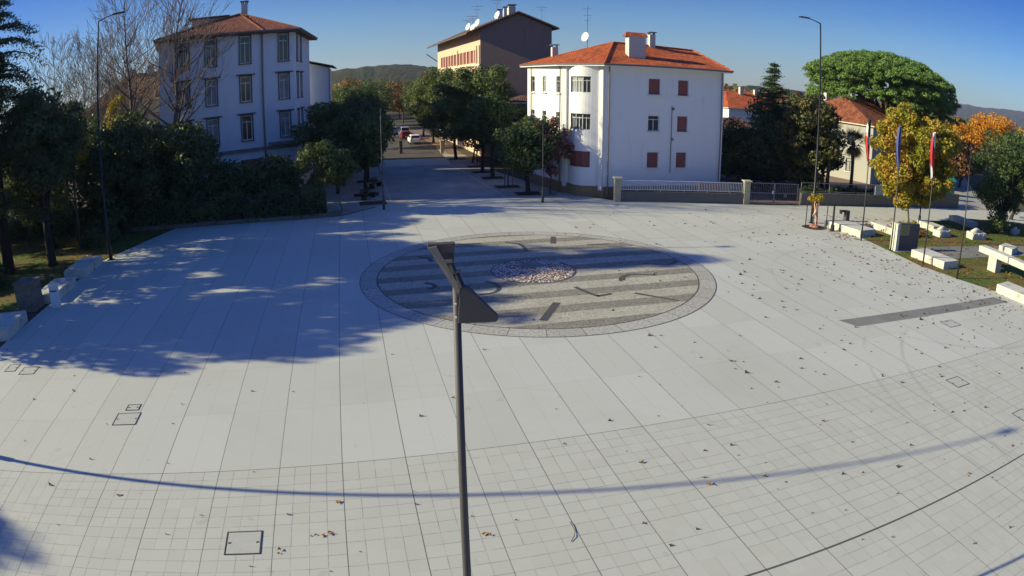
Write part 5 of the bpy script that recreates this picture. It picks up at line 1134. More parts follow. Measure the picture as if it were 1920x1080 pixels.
def post(loc, h, rz, label, arm=0.62):
    r = empty('street_lamp', (loc[0], loc[1], 0), rz); tag(r, label, 'street lamp', 'slim street lamps at the street mouth')
    b = MB(); b.tube([(0, 0, -0.05), (0, 0, 1.1), (0, 0, 1.12), (0, 0, h)], [0.10, 0.09, 0.055, 0.04], 10); b.build('pole', M['darkmetal'], r, True)
    b = MB(); b.bar((0, 0, h), (arm, 0, h + 0.05), 0.06, 0.05); a = b.build('arm', M['darkmetal'], r)
    b = MB(); b.box((arm + 0.12, 0, h + 0.05), (0.42, 0.16, 0.06)); b.build('lamp_head', M['darkmetal'], a, bevel=0.01)
post((-9.75, 49.6), 7.6, R(100), 'slim lamp post at the left side of the street mouth')
post((2.4, 52.0), 6.6, R(180), 'slim lamp post at the right side of the street mouth')

def plaza_lamp():
    # double sign-like luminaire on a tapering pole, close to the camera
    y0 = 7.65; k = y0 / 9.0
    def T(x, z, dy=0.0): return (x * k, y0 + dy, 9.5 + (z - 9.5) * k)
    r = empty('plaza_lamp', (-0.69, y0, 0)); tag(r, 'dark grey plaza lamp with two tilted panel heads in the foreground', 'street lamp')
    off = Vector((-0.69, y0, 0))
    class Sh(MB):
        def build(s, *a, **kk): s.v = [(x - off.x, y - off.y, z) for x, y, z in s.v]; return MB.build(s, *a, **kk)
    topz = 9.5 + (6.84 - 9.5) * k
    b = Sh(); b.tube([(-0.69, y0, -0.05), (-0.69, y0, 0.4), (-0.675, y0, 4.0), (-0.668, y0, topz - 0.02)], [0.075, 0.072, 0.058, 0.047], 16); b.build('pole', M['darkmetal'], r, True)
    b = Sh(); b.tube([(-0.69, y0, 0.0), (-0.69, y0, 0.03)], 0.17, 16); b.build('base_plate', M['darkmetal'], r)
    # diagonal channel that carries both heads
    b = Sh(); a0 = Vector(T(-1.165, 7.20, -0.02)); a1 = Vector(T(-0.765, 6.58, -0.10)); d = (a1 - a0).normalized()
    wv = Vector((0.88, 0, 0.47)); b.extrude_poly([a0 + Vector((0, 0, 0.02)), a0 + Vector((0.10, 0, 0.04)), a1 + Vector((0.045, 0, 0.07)), a1 + Vector((0.03, 0, -0.05)), a1], (0, 0.05, 0))
    b.build('carrier_arm', simple('worn_grey_steel', (0.13, 0.12, 0.125), 0.5, 0.3, 0.15, 5, 0.05, 0.4), r)
    h1 = Sh(); pts = [T(-1.185, 7.265), T(-0.805, 7.275), T(-0.80, 7.24), T(-0.815, 7.01), T(-0.93, 6.98), T(-1.185, 7.19)]
    h1.extrude_poly([Vector(p) + Vector((0, 0.04, 0)) for p in pts], (0.0, 0.05, 0.012)); hd = h1.build('lamp_head', M['darkmetal'], r, bevel=0.008); hd['label'] = 'smaller upper left panel head'
    h2 = Sh(); pts = [T(-0.73, 6.70), T(-0.645, 6.69), T(-0.60, 6.675), T(-0.205, 6.265), T(-0.195, 6.235), T(-0.205, 6.19), T(-0.23, 6.17), T(-0.77, 6.145)]
    h2.extrude_poly([Vector(p) + Vector((0, -0.10, 0)) for p in pts[::-1]], (0.0, 0.05, 0.012)); hd = h2.build('lamp_head', M['darkmetal'], r, bevel=0.008); hd['label'] = 'larger lower right triangular panel head'
    b = Sh(); b.bar(T(-0.865, 7.02, -0.03), T(-0.80, 6.88, -0.06), 0.055, 0.05); b.bar(T(-0.785, 6.86, -0.04), T(-0.70, 6.68, -0.09), 0.06, 0.06); b.build('joint_bracket', M['darkmetal2'], r)
    b = Sh(); b.box(T(-0.885, 7.045, -0.04), (0.09, 0.06, 0.035)); b.build('cap', M['gutter'], r)
    b = Sh(); b.box(T(-0.765, 6.90, -0.03), (0.11, 0.08, 0.025)); b.build('cap', M['gutter'], r)
    for z in (6.42, 6.22): b = Sh(); b.box(T(-0.80, z, -0.055), (0.025, 0.02, 0.018)); b.build('bolt', M['railing'], r)
plaza_lamp()

# ------------------------------------------------------------------ flags
def flag(loc, h, label, kind, flaglabel):
    r = empty('flagpole', (loc[0], loc[1], 0)); tag(r, label, 'flagpole', 'flagpoles along the lawn')
    b = MB(); b.tube([(0, 0, -0.05), (0, 0, 1.5), (0, 0, h)], [0.055, 0.05, 0.026], 10); b.build('pole', M['darkmetal2'] if kind != 'none' else M['darkmetal2'], r, True)
    b = MB(); lathe(b, [(0.001, h + 0.07), (0.035, h + 0.04), (0.035, h), (0.02, h - 0.03)], 10); b.build('finial', M['darkmetal'], r)
    if kind == 'none': return
    # hanging cloth: gathered folds below the halyard
    f = MB(); rs = np.random.default_rng(int(loc[1] * 10)); n = 26; cols = 12; top = h - 0.25; Lc = 2.9; V = []
    for i in range(n):
        t = i / (n - 1); w = 0.10 + 0.26 * math.sin(math.pi * min(1, t * 0.9 + 0.12)) ** 1.2
        for j in range(cols):
            s_ = j / (cols - 1); V.append((-0.03 - w * s_ * (0.9), -0.09 * math.sin(s_ * 11 + t * 1.6) - 0.02, top - t * Lc * (0.93 + 0.07 * s_) - 0.10 * s_))
    for i in range(n - 1):
        for j in range(cols - 1):
            t, s_ = i / n, j / cols; band = s_ * 0.5 + t
            if kind == 'it': f.cur = 0 if band < 0.48 else (1 if band < 0.68 else 2)
            elif kind == 'eu': f.cur = 3
            else: f.cur = 1 if band < 0.38 else (3 if band < 0.45 else (2 if band < 1.02 else 1))
            k = len(f.v); f.add([V[i * cols + j], V[(i + 1) * cols + j], V[(i + 1) * cols + j + 1], V[i * cols + j + 1]], [(0, 1, 2, 3)])
    o = f.build('flag', [M['greenflag'], M['whiteflag'], M['redflag'], M['blueflag']], r); o['label'] = flaglabel
    m = o.modifiers.new('weld', 'WELD'); s2 = o.modifiers.new('solid', 'SOLIDIFY'); s2.thickness = 0.006
    o.data.polygons.foreach_set('use_smooth', [True] * len(o.data.polygons))
flag((24.04, 40.58), 8.75, 'flagpole left of the stele with a limp green white and red flag', 'it', 'limp green white and red flag')
flag((25.01, 37.93), 8.6, 'flagpole beside the dark stele with a limp blue flag', 'eu', 'limp dark blue flag')
flag((25.57, 34.49), 8.65, 'flagpole by the long white block with a limp white and red flag', 'si', 'limp white blue and red flag')
flag((26.45, 31.56), 8.8, 'flagpole without a flag, nearest to the camera', 'none', '')

# ------------------------------------------------------------------ stone seats and furniture on the right lawn
def block(name, label, p, q, width, h, cat='stone bench', joints=(0.5,), mat='whitestone', z0=0.0, group=None, side=1):
    """block with its front bottom edge p->q, extending to the far side"""
    a = Vector((*p, 0)); c = Vector((*q, 0)); d = (c - a); L = d.length; d.normalize(); n = Vector((d.y, -d.x, 0)) * -side
    r = empty(name, (a.x, a.y, z0), math.atan2(d.y, d.x)); tag(r, label, cat, group)
    cuts = [0] + [L * j for j in joints] + [L]
    for x0, x1 in zip(cuts[:-1], cuts[1:]):
        b = MB(); b.box(((x0 + x1) / 2, side * width / 2, h / 2 - 0.02), (x1 - x0 - 0.03, width, h + 0.04)); b.build('stone_block', M[mat], r, bevel=0.02)
    return r
GB = 'white stone block benches'
block('stone_bench', 'white block bench beginning at the statue, nearest the plaza', (23.05, 44.85), (24.45, 41.45), 1.9, 0.5, joints=(0.14, 0.42), group=GB)
block('stone_bench', 'white block bench lying in the leaves behind the dark stele', (27.3, 44.9), (28.35, 41.6), 1.5, 0.5, joints=(0.5,), group=GB)
block('stone_bench', 'white block bench between the two nearer flagpoles', (25.85, 36.5), (26.7, 33.5), 1.75, 0.5, joints=(0.62,), group=GB)
block('stone_bench', 'far white block bench at the edge of the grass by the road', (39.7, 50.1), (40.4, 47.2), 1.4, 0.5, joints=(), group=GB)
block('stone_bench', 'white block bench right of the maple trunk', (33.3, 46.7), (33.6, 44.4), 1.3, 0.5, joints=(0.3,), group=GB)
block('stone_bench', 'short white block near the right edge of the lawn', (37.1, 39.0), (37.75, 37.8), 1.9, 0.5, joints=(), group=GB)
block('stone_bench', 'low white block at the right edge beside the plaza', (27.95, 29.0), (29.6, 24.4), 1.7, 0.5, joints=(), group=GB)
block('stone_bench', 'upright pair of pale blocks at the far right behind the tree', (51.5, 49.0), (52.2, 47.8), 0.8, 0.9, joints=(0.45,), group=GB)
# raised beam resting on blocks
r = empty('stone_table', (34.2, 36.6, 0), math.atan2(-5.0, 0.6)); tag(r, 'long white stone beam resting on square blocks at the right edge', 'stone beam')
r.location = (30.9, 34.6, 0); r.rotation_euler = (0, 0, math.atan2(-6.6, 1.4))
b = MB(); b.box((3.3, 0.45, 1.18), (7.0, 0.85, 0.42)); b.build('beam', M['whitestone'], r, bevel=0.02)
for x in (1.3, 5.4): b = MB(); b.box((x, 0.45, 0.47), (0.8, 0.75, 1.0)); b.build('support_block', M['whitestone'], r, bevel=0.015)
# rough carved stones
def carved(loc, s_, rz, label, seed):
    rs = np.random.default_rng(seed); r = empty('carved_stone', (loc[0], loc[1], 0), rz); tag(r, label, 'sculpture', 'rough carved white stones on the lawn')
    b = MB(); b.box((0, 0, 0.22 * s_), (1.6 * s_, 0.75 * s_, 0.50 * s_)); b.build('block', M['whitestone'], r, bevel=0.05)
    for k in range(3):
        b = MB(); pts = []; x0 = (-0.52 + 0.52 * k) * s_; a0 = rs.uniform(0, 6)
        for j in range(14): t = j / 13; rr = (0.06 + 0.17 * t) * s_; pts.append((x0 + rr * math.cos(a0 + t * 8), -0.36 * s_ - 0.02, 0.25 * s_ + rr * math.sin(a0 + t * 8)))
        b.tube(pts, 0.035 * s_, 6); b.build('carved_spiral', M['whitestone'], r, True)
    b = MB()
    for j in range(1): b.tube([(-0.6 * s_, 0.05, 0.47 * s_), (-0.2 * s_, -0.1, 0.62 * s_), (0.25 * s_, 0.1, 0.56 * s_), (0.65 * s_, 0, 0.46 * s_)], [0.1 * s_, 0.17 * s_, 0.14 * s_, 0.08 * s_], 9)
    b.build('carved_top', M['whitestone'], r, True)
carved((33.7, 43.2), 1.1, 0.3, 'carved white stone left, lying behind the dark stele', 1)
carved((37.6, 42.9), 1.2, 0.1, 'carved white stone in the middle of the shaded lawn', 2)
carved((46.2, 46.2), 0.9, 0.5, 'small carved white stone beneath the bushy tree', 3)
# stele
r = empty('stele', (26.5, 38.0, 0), 0.08); tag(r, 'dark upright stone stele with a brass plaque among the flagpoles', 'monument')
b = MB(); b.box((0.0, 0.2, 0.92), (2.0, 0.42, 1.88)); b.build('slab', M['stele'], r, bevel=0.015)
b = MB(); b.box((-1.16, 0.1, 0.94), (0.26, 0.7, 1.9)); b.build('pale_side_panel', M['whitestone'], r, bevel=0.01)
b = MB(); b.box((-0.42, -0.03, 1.44), (0.86, 0.03, 0.72)); pl = b.build('plaque', M['plaque'], r, bevel=0.006)
b = MB()
for k in range(6): b.box((-0.42 + (k % 2) * 0.03, -0.05, 1.68 - k * 0.095), (0.62 - (k % 3) * 0.1, 0.008, 0.022))
b.build('inscription', M['plaqueink'], pl)
b = MB(); b.box((0, 0.15, 0.02), (2.3, 0.9, 0.05)); b.build('foot_slab', M['whitestone'], r)
# posts, fountain
def bollard(loc, h, label, w=0.09):
    r = empty('steel_post', (loc[0], loc[1], 0)); tag(r, label, 'post', 'dark steel posts on the right')
    b = MB(); b.tube([(0, 0, -0.05), (0, 0, h)], [w, w * 0.85], 10); b.build('shaft', M['darkmetal2'], r)
    b = MB(); b.tube([(0, 0, 0), (0, 0, 0.45)], [w * 1.9, w * 1.6], 10); b.build('sleeve', M['darkmetal2'], r)
bollard((23.0, 43.3), 1.85, 'dark steel post between the statue and the first block bench')
bollard((35.3, 49.1), 1.7, 'dark steel post by the road, right of the maple trunk', 0.07)
r = empty('drinking_fountain', (26.3, 47.2, 0), 0.1); tag(r, 'dark angular drinking fountain behind the first block bench', 'fountain')
b = MB(); b.box((0, 0, 0.42), (0.36, 0.4, 0.88)); b.build('column', M['darkmetal'], r, bevel=0.02)
b = MB(); b.box((-0.42, 0, 0.80), (0.5, 0.34, 0.13)); sp = b.build('spout_arm', M['darkmetal2'], r, bevel=0.01)
b = MB(); b.box((-0.62, 0, 0.66), (0.14, 0.2, 0.16)); b.build('nozzle', M['darkmetal2'], sp)
b = MB(); b.box((-0.45, 0, 0.01), (1.1, 0.7, 0.05)); b.build('drain_slab', M['greypave'], r)

# statue of a figure with raised arms
def statue():
    r = empty('statue', (22.1, 44.55, 0), 0.0); tag(r, 'carved pinkish figure with arms joined overhead beside the right lamp mast', 'statue')
    J = {'pel': (0, 0, 1.02), 'spi': (0, 0, 1.22), 'che': (0, 0, 1.42), 'nek': (0, 0, 1.56), 'hed': (0, -0.01, 1.66), 'top': (0, 0, 1.77),
        'shl': (-0.16, 0, 1.48), 'ell': (-0.2, -0.02, 1.76), 'hal': (-0.05, -0.02, 1.99), 'fil': (-0.012, -0.02, 2.14), 'shr': (0.16, 0, 1.48), 'elr': (0.2, -0.02, 1.76), 'har': (0.05, -0.02, 1.99), 'fir': (0.012, -0.02, 2.14),
        'hil': (-0.09, 0, 0.96), 'knl': (-0.32, -0.16, 0.80), 'anl': (-0.06, -0.05, 0.58), 'hir': (0.08, 0, 0.96), 'knr': (0.07, -0.02, 0.54), 'anr': (0.06, 0, 0.14), 'ftr': (0.06, -0.16, 0.08)}
    rad = dict(pel=.13, spi=.105, che=.135, nek=.05, hed=.095, top=.05, shl=.06, ell=.042, hal=.03, fil=.018, shr=.06, elr=.042, har=.03, fir=.018, hil=.085, knl=.06, anl=.035, hir=.085, knr=.06, anr=.038, ftr=.03)
    Ed = [('pel', 'spi'), ('spi', 'che'), ('che', 'nek'), ('nek', 'hed'), ('hed', 'top'), ('che', 'shl'), ('shl', 'ell'), ('ell', 'hal'), ('hal', 'fil'), ('che', 'shr'), ('shr', 'elr'), ('elr', 'har'), ('har', 'fir'), ('pel', 'hil'), ('hil', 'knl'), ('knl', 'anl'), ('pel', 'hir'), ('hir', 'knr'), ('knr', 'anr'), ('anr', 'ftr')]
    ks = list(J); me = bpy.data.meshes.new('figure'); me.from_pydata([J[k] for k in ks], [(ks.index(a), ks.index(b_)) for a, b_ in Ed], []); o = bpy.data.objects.new('figure', me); C.objects.link(o)
    md = o.modifiers.new('skin', 'SKIN'); md.use_smooth_shade = True
    for i, k in enumerate(ks): me.skin_vertices[0].data[i].radius = (rad[k], rad[k] * 0.9); me.skin_vertices[0].data[i].use_root = (k == 'pel')
    sb = o.modifiers.new('sub', 'SUBSURF'); sb.levels = 2; sb.render_levels = 2
    dg = bpy.context.evaluated_depsgraph_get(); m2 = bpy.data.meshes.new_from_object(o.evaluated_get(dg)); m2.name = 'figure'; o.modifiers.clear(); o.data = m2; m2.materials.clear(); m2.materials.append(M['statue']); o.parent = r
    o.scale = (0.95, 0.95, 0.95); o.location = (0, 0, 0.1)
    b = MB(); lathe(b, [(0.001, 0.16), (0.26, 0.16), (0.34, 0.10), (0.42, 0.0)], 18); b.build('pedestal', M['statuelow'], r)
    b = MB(); b.tube([(0.16, 0.08, 0.1), (0.2, 0.1, 0.7), (0.14, 0.08, 1.3), (0.2, 0.1, 1.75)], [0.07, 0.06, 0.05, 0.03], 8); b.build('backing_branch', M['statuelow'], r, True)
statue()
r = empty('young_tree', (21.95, 44.35, 0)); tag(r, 'young tree with a tuft of orange leaves above the statue, between two stakes', 'tree', 'young trees tied to stakes')
rs = np.random.default_rng(3); p, n, cs = crown_points(rs, (0.1, 0.3, 2.15), (0.72, 0.5, 0.35), 22, 0.2, 900, 0.2); quads_mesh('crown', p, n, 0.13, rs, [M['autumn']], r)
b = MB(); b.tube([(0.05, 0.4, 0), (0.05, 0.38, 1.2), (0.08, 0.3, 2.2)], [0.04, 0.03, 0.01], 6)
for e in cs[:10]: b.tube([(0.07, 0.33, 1.9), tuple(e)], [0.015, 0.006], 4, False)
b.build('trunk', M['bark'], r)
for x, y in ((-0.72, 0.0), (0.85, -0.35)): b = MB(); b.tube([(x, y, -0.02), (x, y, 1.95)], 0.035, 6); b.build('stake', M['darkmetal2'], r)
sheet('tree_pit_disc', [(22.0 + 1.0 * math.cos(k / 24 * 6.2832), 44.35 + 0.85 * math.sin(k / 24 * 6.2832)) for k in range(24)], 0.012, M['soil'])

# ------------------------------------------------------------------ left furniture
block('stone_bench', 'large pale stone block at the left edge of the picture', (-23.4, 21.9), (-24.2, 24.6), 2.2, 0.55, joints=(), group=GB)
block('stone_bench', 'pale stone bench beside the white information stand on the left', (-24.15, 27.4), (-24.9, 30.6), 1.6, 0.5, joints=(0.5,), group=GB)
block('stone_bench', 'pale stone bench farther back by the left lamp mast', (-25.2, 32.0), (-26.0, 35.3), 1.6, 0.5, joints=(0.5,), group=GB)
r = empty('information_stand', (-23.5, 26.6, 0), 0.2); tag(r, 'white information stand on the left edge of the plaza', 'sign')
b = MB(); b.box((0, 0, 0.62), (0.62, 0.14, 1.24)); b.build('panel', M['sign'], r, bevel=0.01)
b = MB(); b.box((0, -0.08, 0.92), (0.44, 0.012, 0.07)); b.build('printed_bar', M['darkmetal'], r)
r = empty('stone_plinth', (-25.4, 26.3, 0), 0.1); tag(r, 'dark square stone plinth beside the white information stand', 'plinth')
b = MB(); b.box((0, 0, 0.75), (1.35, 1.1, 1.5)); b.build('body', M['oldstone'], r, bevel=0.02); b = MB(); b.box((0, 0, 1.55), (1.5, 1.25, 0.1)); b.build('top_slab', M['oldstone'], r, bevel=0.01)
def street_bench(loc, rz, label):
    r = empty('street_bench', (loc[0], loc[1], 0), rz); tag(r, label, 'bench', 'dark benches by the street')
    b = MB()
    for k in range(3): b.box((0, -0.18 + 0.18 * k, 0.45), (1.8, 0.14, 0.04))
    b.build('seat', M['darkmetal2'], r)
    b = MB()
    for k in range(2): b.box((0, 0.3, 0.65 + 0.17 * k), (1.8, 0.04, 0.12))
    b.build('backrest', M['darkmetal2'], r)
    for x in (-0.75, 0.75): b = MB(); b.box((x, 0, 0.21), (0.08, 0.5, 0.44)); b.build('leg', M['darkmetal2'], r)
street_bench((-12.6, 60.5), 1.3, 'dark bench under the left street trees, farther one'); street_bench((-12.0, 54.5), 1.3, 'dark bench under the left street trees, nearer one')
for (x, y, lb) in ((-15.0, 89.8, 'dark square bollard in the middle of the street'), (-9.3, 89.0, 'yellowish square bollard on the right side of the street')):
    r = empty('bollard', (x, y, 0), 0.2); tag(r, lb, 'bollard'); b = MB(); b.box((0, 0, 0.85), (0.45, 0.4, 1.7)); b.build('shaft', M['oldstone' if x < -12 else 'rubble'], r, bevel=0.02); b = MB(); b.box((0, 0, 1.74), (0.6, 0.55, 0.1)); b.build('cap', M['oldstone' if x < -12 else 'cream'], r)

# ------------------------------------------------------------------ cars
def car(loc, rz, paint, label, van=False, name='parked_car'):
    r = empty(name, (loc[0], loc[1], 0), rz); tag(r, label, 'van' if van else 'car', 'vehicles parked around the plaza')
    W = 0.88; 
    low = [(-2.05, 0.32), (-2.1, 0.62), (-2.02, 0.88), (-1.85, 0.95), (1.05, 0.98), (1.95, 0.80), (2.1, 0.60), (2.08, 0.32)]
    cab = [(-1.95, 0.95), (-1.72, 1.42), (-0.9, 1.50), (0.25, 1.46), (1.1, 0.97)] if not van else [(-2.0, 0.95), (-1.95, 1.85), (0.6, 1.88), (1.35, 1.3), (1.6, 0.96)]
    def prof(P, w0, w1, zmin, zmax):
        b = MB(); n = len(P); vs = []
        for s_ in (-1, 1):
            for x, z in P: t = (z - zmin) / (zmax - zmin); vs.append((x, s_ * (w0 + (w1 - w0) * t), z))
        b.add(vs, [tuple(range(n)), tuple(range(2 * n - 1, n - 1, -1))] + [(i, n + i, n + (i + 1) % n, (i + 1) % n) for i in range(n)]); return b
    prof(low, W, W * 0.96, 0.32, 0.98).build('body', M[paint], r, bevel=0.06)
    prof(cab, W * 0.93, W * 0.74, 0.95, cab[1][1]).build('cabin', M[paint], r, bevel=0.05)
    g = MB(); zt = cab[1][1]
    def wz(z): return W * 0.93 + (W * 0.74 - W * 0.93) * (z - 0.95) / (zt - 0.95)
    for s_ in (-1, 1):
        P = [(-1.55, 1.03), (-1.45, zt - 0.12), (-0.3, zt - 0.1), (-0.3, 1.03)]; P2 = [(-0.2, 1.03), (-0.2, zt - 0.1), (0.25, zt - 0.12), (0.85, 1.03)]
        for Q in (P, P2): g.add([(x, s_ * (wz(z) + 0.006), z) for x, z in Q], [(0, 1, 2, 3) if s_ < 0 else (3, 2, 1, 0)])
    def onslope(a, c, t0, t1):
        q = [(a[0] + (c[0] - a[0]) * t, a[1] + (c[1] - a[1]) * t) for t in (t0, t1)]; nx, nz = (c[1] - a[1]), -(c[0] - a[0]); l = math.hypot(nx, nz); 
        if nz < 0 and a[0] > -1: nx, nz = -nx, -nz
        sg = 1 if (a[0] > 0) else -1; nx, nz = abs(nx) / l * sg * 0.01, abs(nz) / l * 0.01
        g.add([(q[0][0] + nx, -wz(q[0][1]) * 0.88, q[0][1] + nz), (q[0][0] + nx, wz(q[0][1]) * 0.88, q[0][1] + nz), (q[1][0] + nx, wz(q[1][1]) * 0.88, q[1][1] + nz), (q[1][0] + nx, -wz(q[1][1]) * 0.88, q[1][1] + nz)], [(0, 1, 2, 3)])
    onslope(cab[0], cab[1], 0.2, 0.9); onslope(cab[-1], cab[-2], 0.1, 0.92)
    g.build('windows', M['carglass'], r)
    for x in (-1.3, 1.3):
        for s_ in (-1, 1):
            b = MB(); b.tube([(x, s_ * 0.70, 0.32), (x, s_ * 0.89, 0.32)], 0.32, 18); wh = b.build('wheel', M['tyre'], r)
            b = MB(); b.tube([(x, s_ * 0.86, 0.32), (x, s_ * 0.90, 0.32)], 0.19, 12); b.build('rim', M['silver'], wh)
    for s_ in (-1, 1):
        b = MB(); b.box((-2.07, s_ * 0.68, 0.78), (0.08, 0.26, 0.2)); b.build('tail_light', M['taillight'], r)
        b = MB(); b.box((2.02, s_ * 0.62, 0.68), (0.12, 0.3, 0.14)); b.build('headlight', M['dish'], r)
    b = MB(); b.box((-2.1, 0, 0.55), (0.03, 0.5, 0.12)); b.build('number_plate', M['dish'], r)
st = R(90 + 15)
car((-15.3, 104.5), st, 'white', 'white hatchback seen from behind at the right of the parked row')
car((-18.0, 113), st, 'red', 'dark red car beside the white van in the street')
car((-19.0, 118), st, 'white', 'white van parked in the street behind the red car', True, 'parked_van')
car((-22.4, 125), st, 'silver', 'silver car farthest down the street')
car((21.6, 61.0), R(10), 'blue', 'dark blue car beside the side wall of the white building')
car((25.6, 57.0), R(8), 'blue', 'dark blue car parked behind the pale metal gate')
for k, (x, y, pt, lb) in enumerate(((72.0, 92, 'white', 'white car nearest on the right hand road'), (76.5, 97, 'silver', 'silver car second on the right hand road'), (81, 104, 'blue', 'dark car farthest along the right hand road'))):
    car((x, y), R(58), pt, lb)

b = MB(); b.box((0, 0, 0.9), (2.6, 1.2, 1.7)); b.add([(-1.45, -0.75, 1.75), (1.45, -0.75, 1.75), (1.45, 0.75, 1.75), (-1.45, 0.75, 1.75), (-1.4, 0, 2.3), (1.4, 0, 2.3)], [(0, 1, 5, 4), (2, 3, 4, 5), (1, 2, 5), (3, 0, 4)]); o = b.build('market_tent', M['greentarp']); o.location = (51.5, 66.5, 0); tag(o, 'green tarpaulin tent seen behind the yellow maple', 'tent')

# ------------------------------------------------------------------ fallen leaves
def litter(name, N, fn, size, mat, seed, label):
    rs = np.random.default_rng(seed); P = []
    while len(P) < N:
        p = fn(rs)
        if p is not None: P.append(p)
    b = MB()
    for x, y, z in P:
        s_ = size * (rs.uniform(0.35, 1.2) + 0.4 * (rs.uniform() < 0.12)); a0 = rs.uniform(0, 6.28); el = rs.uniform(0.35, 0.9); lift = rs.uniform(0.15, 0.5) * s_; pts = []
        for k in range(8):
            a = a0 + k * math.pi / 4; rr = s_ * (0.5 if k % 2 == 0 else 0.26) * rs.uniform(0.7, 1.2); X, Y = rr * math.cos(a), rr * math.sin(a) * el
            pts.append((x + X, y + Y, z + 0.004 + lift * abs(math.cos(a - a0)) ** 2))
        b.add(pts + [(x, y, z + 0.006)], [(k, (k + 1) % 8, 8) for k in range(8)])
    o = b.build(name, M[mat]); o['kind'] = 'stuff'; o['label'] = label; return o
def right_leaves(rs):
    y = rs.uniform(13, 50); x = rs.uniform(3, 34)
    xe = 24.3 if y > 41 else (24.3 + (41 - y) * 0.12 if y > 34 else 25.2 + (34 - y) * 0.45)
    if x > xe: return None
    d = xe - x; clump = 0.5 + 0.5 * math.sin(x * 1.3 + 2 * math.sin(y * 0.7)) * math.sin(y * 1.1 + x * 0.4)
    pr = math.exp(-d / 5.0) * (0.35 + 0.65 * math.exp(-((y - 27) / 9) ** 2)) * (0.15 + clump ** 2) + 0.02
    return (x, y, 0.0) if rs.uniform() < pr else None
litter('fallen_leaves', 780, right_leaves, 0.19, 'leaflitter', 5, 'brown leaves scattered over the right half of the paving')
litter('scattered_leaves', 150, lambda rs: (lambda a, r_: (r_ * math.sin(a), r_ * math.cos(a), 0.0))(rs.uniform(-0.95, 0.95), rs.uniform(9.5, 34)), 0.125, 'leaflitter', 6, 'single brown leaves on the near paving')
litter('lawn_leaves', 2600, lambda rs: (lambda x, y: (x, y, 0.02) if x > 25 + max(0, (34 - y)) * 0.5 else None)(rs.uniform(24.5, 50), rs.uniform(25, 49)), 0.22, 'litterorange', 7, 'orange leaves lying on the right lawn')
litter('edge_leaves', 160, lambda rs: (rs.uniform(22.3, 24.2), rs.uniform(40.5, 44.5), 0.0), 0.16, 'litterorange', 8, 'orange leaves gathered at the foot of the first block bench')
litter('left_lawn_leaves', 900, lambda rs: (rs.uniform(-44, -25.5), rs.uniform(22, 44), 0.0), 0.22, 'litterorange', 9, 'orange leaves lying on the left lawn')
for i, (x, y, c_) in enumerate(((-3.9, 10.6, 1), (-4.55, 11.7, 1), (-4.8, 11.9, 1), (-4.2, 12.9, 1), (-10.9, 11.6, 1), (-0.65, 11.8, 0), (4.6, 13.3, 1), (12.6, 11.8, 1))):
    pass
rs = np.random.default_rng(77); b = MB()
for (x, y) in ((-4.35, 11.6), (-4.1, 11.7), (-5.1, 10.75), (-4.2, 12.9), (-10.3, 12.1), (-0.55, 11.85), (4.9, 13.6), (12.9, 12.4)):
    for q in range(2):
        s_ = 0.085 * rs.uniform(0.6, 1.1); a0 = rs.uniform(0, 6); ox, oy = rs.normal() * 0.04, rs.normal() * 0.04
        pts = [(x + ox + s_ * (0.9 if k % 2 else 0.4) * math.cos(a0 + k * 0.785), y + oy + s_ * (0.9 if k % 2 else 0.4) * math.sin(a0 + k * 0.785), 0.005 + 0.05 * rs.uniform()) for k in range(8)]
        b.add(pts + [(x + ox, y + oy, 0.03)], [(k, (k + 1) % 8, 8) for k in range(8)])
o = b.build('orange_leaves', M['litterorange']); o['kind'] = 'stuff'; o['label'] = 'few curled orange leaves on the near paving'
b = MB(); b.tube([(1.28, 11.55, 0.012), (1.36, 11.72, 0.03), (1.40, 11.95, 0.014), (1.34, 12.15, 0.03), (1.30, 12.3, 0.012)], [0.007, 0.008, 0.008, 0.006, 0.004], 6); tag(b.build('twig', M['darkbark']), 'short curved twig lying on the near paving', 'twig')

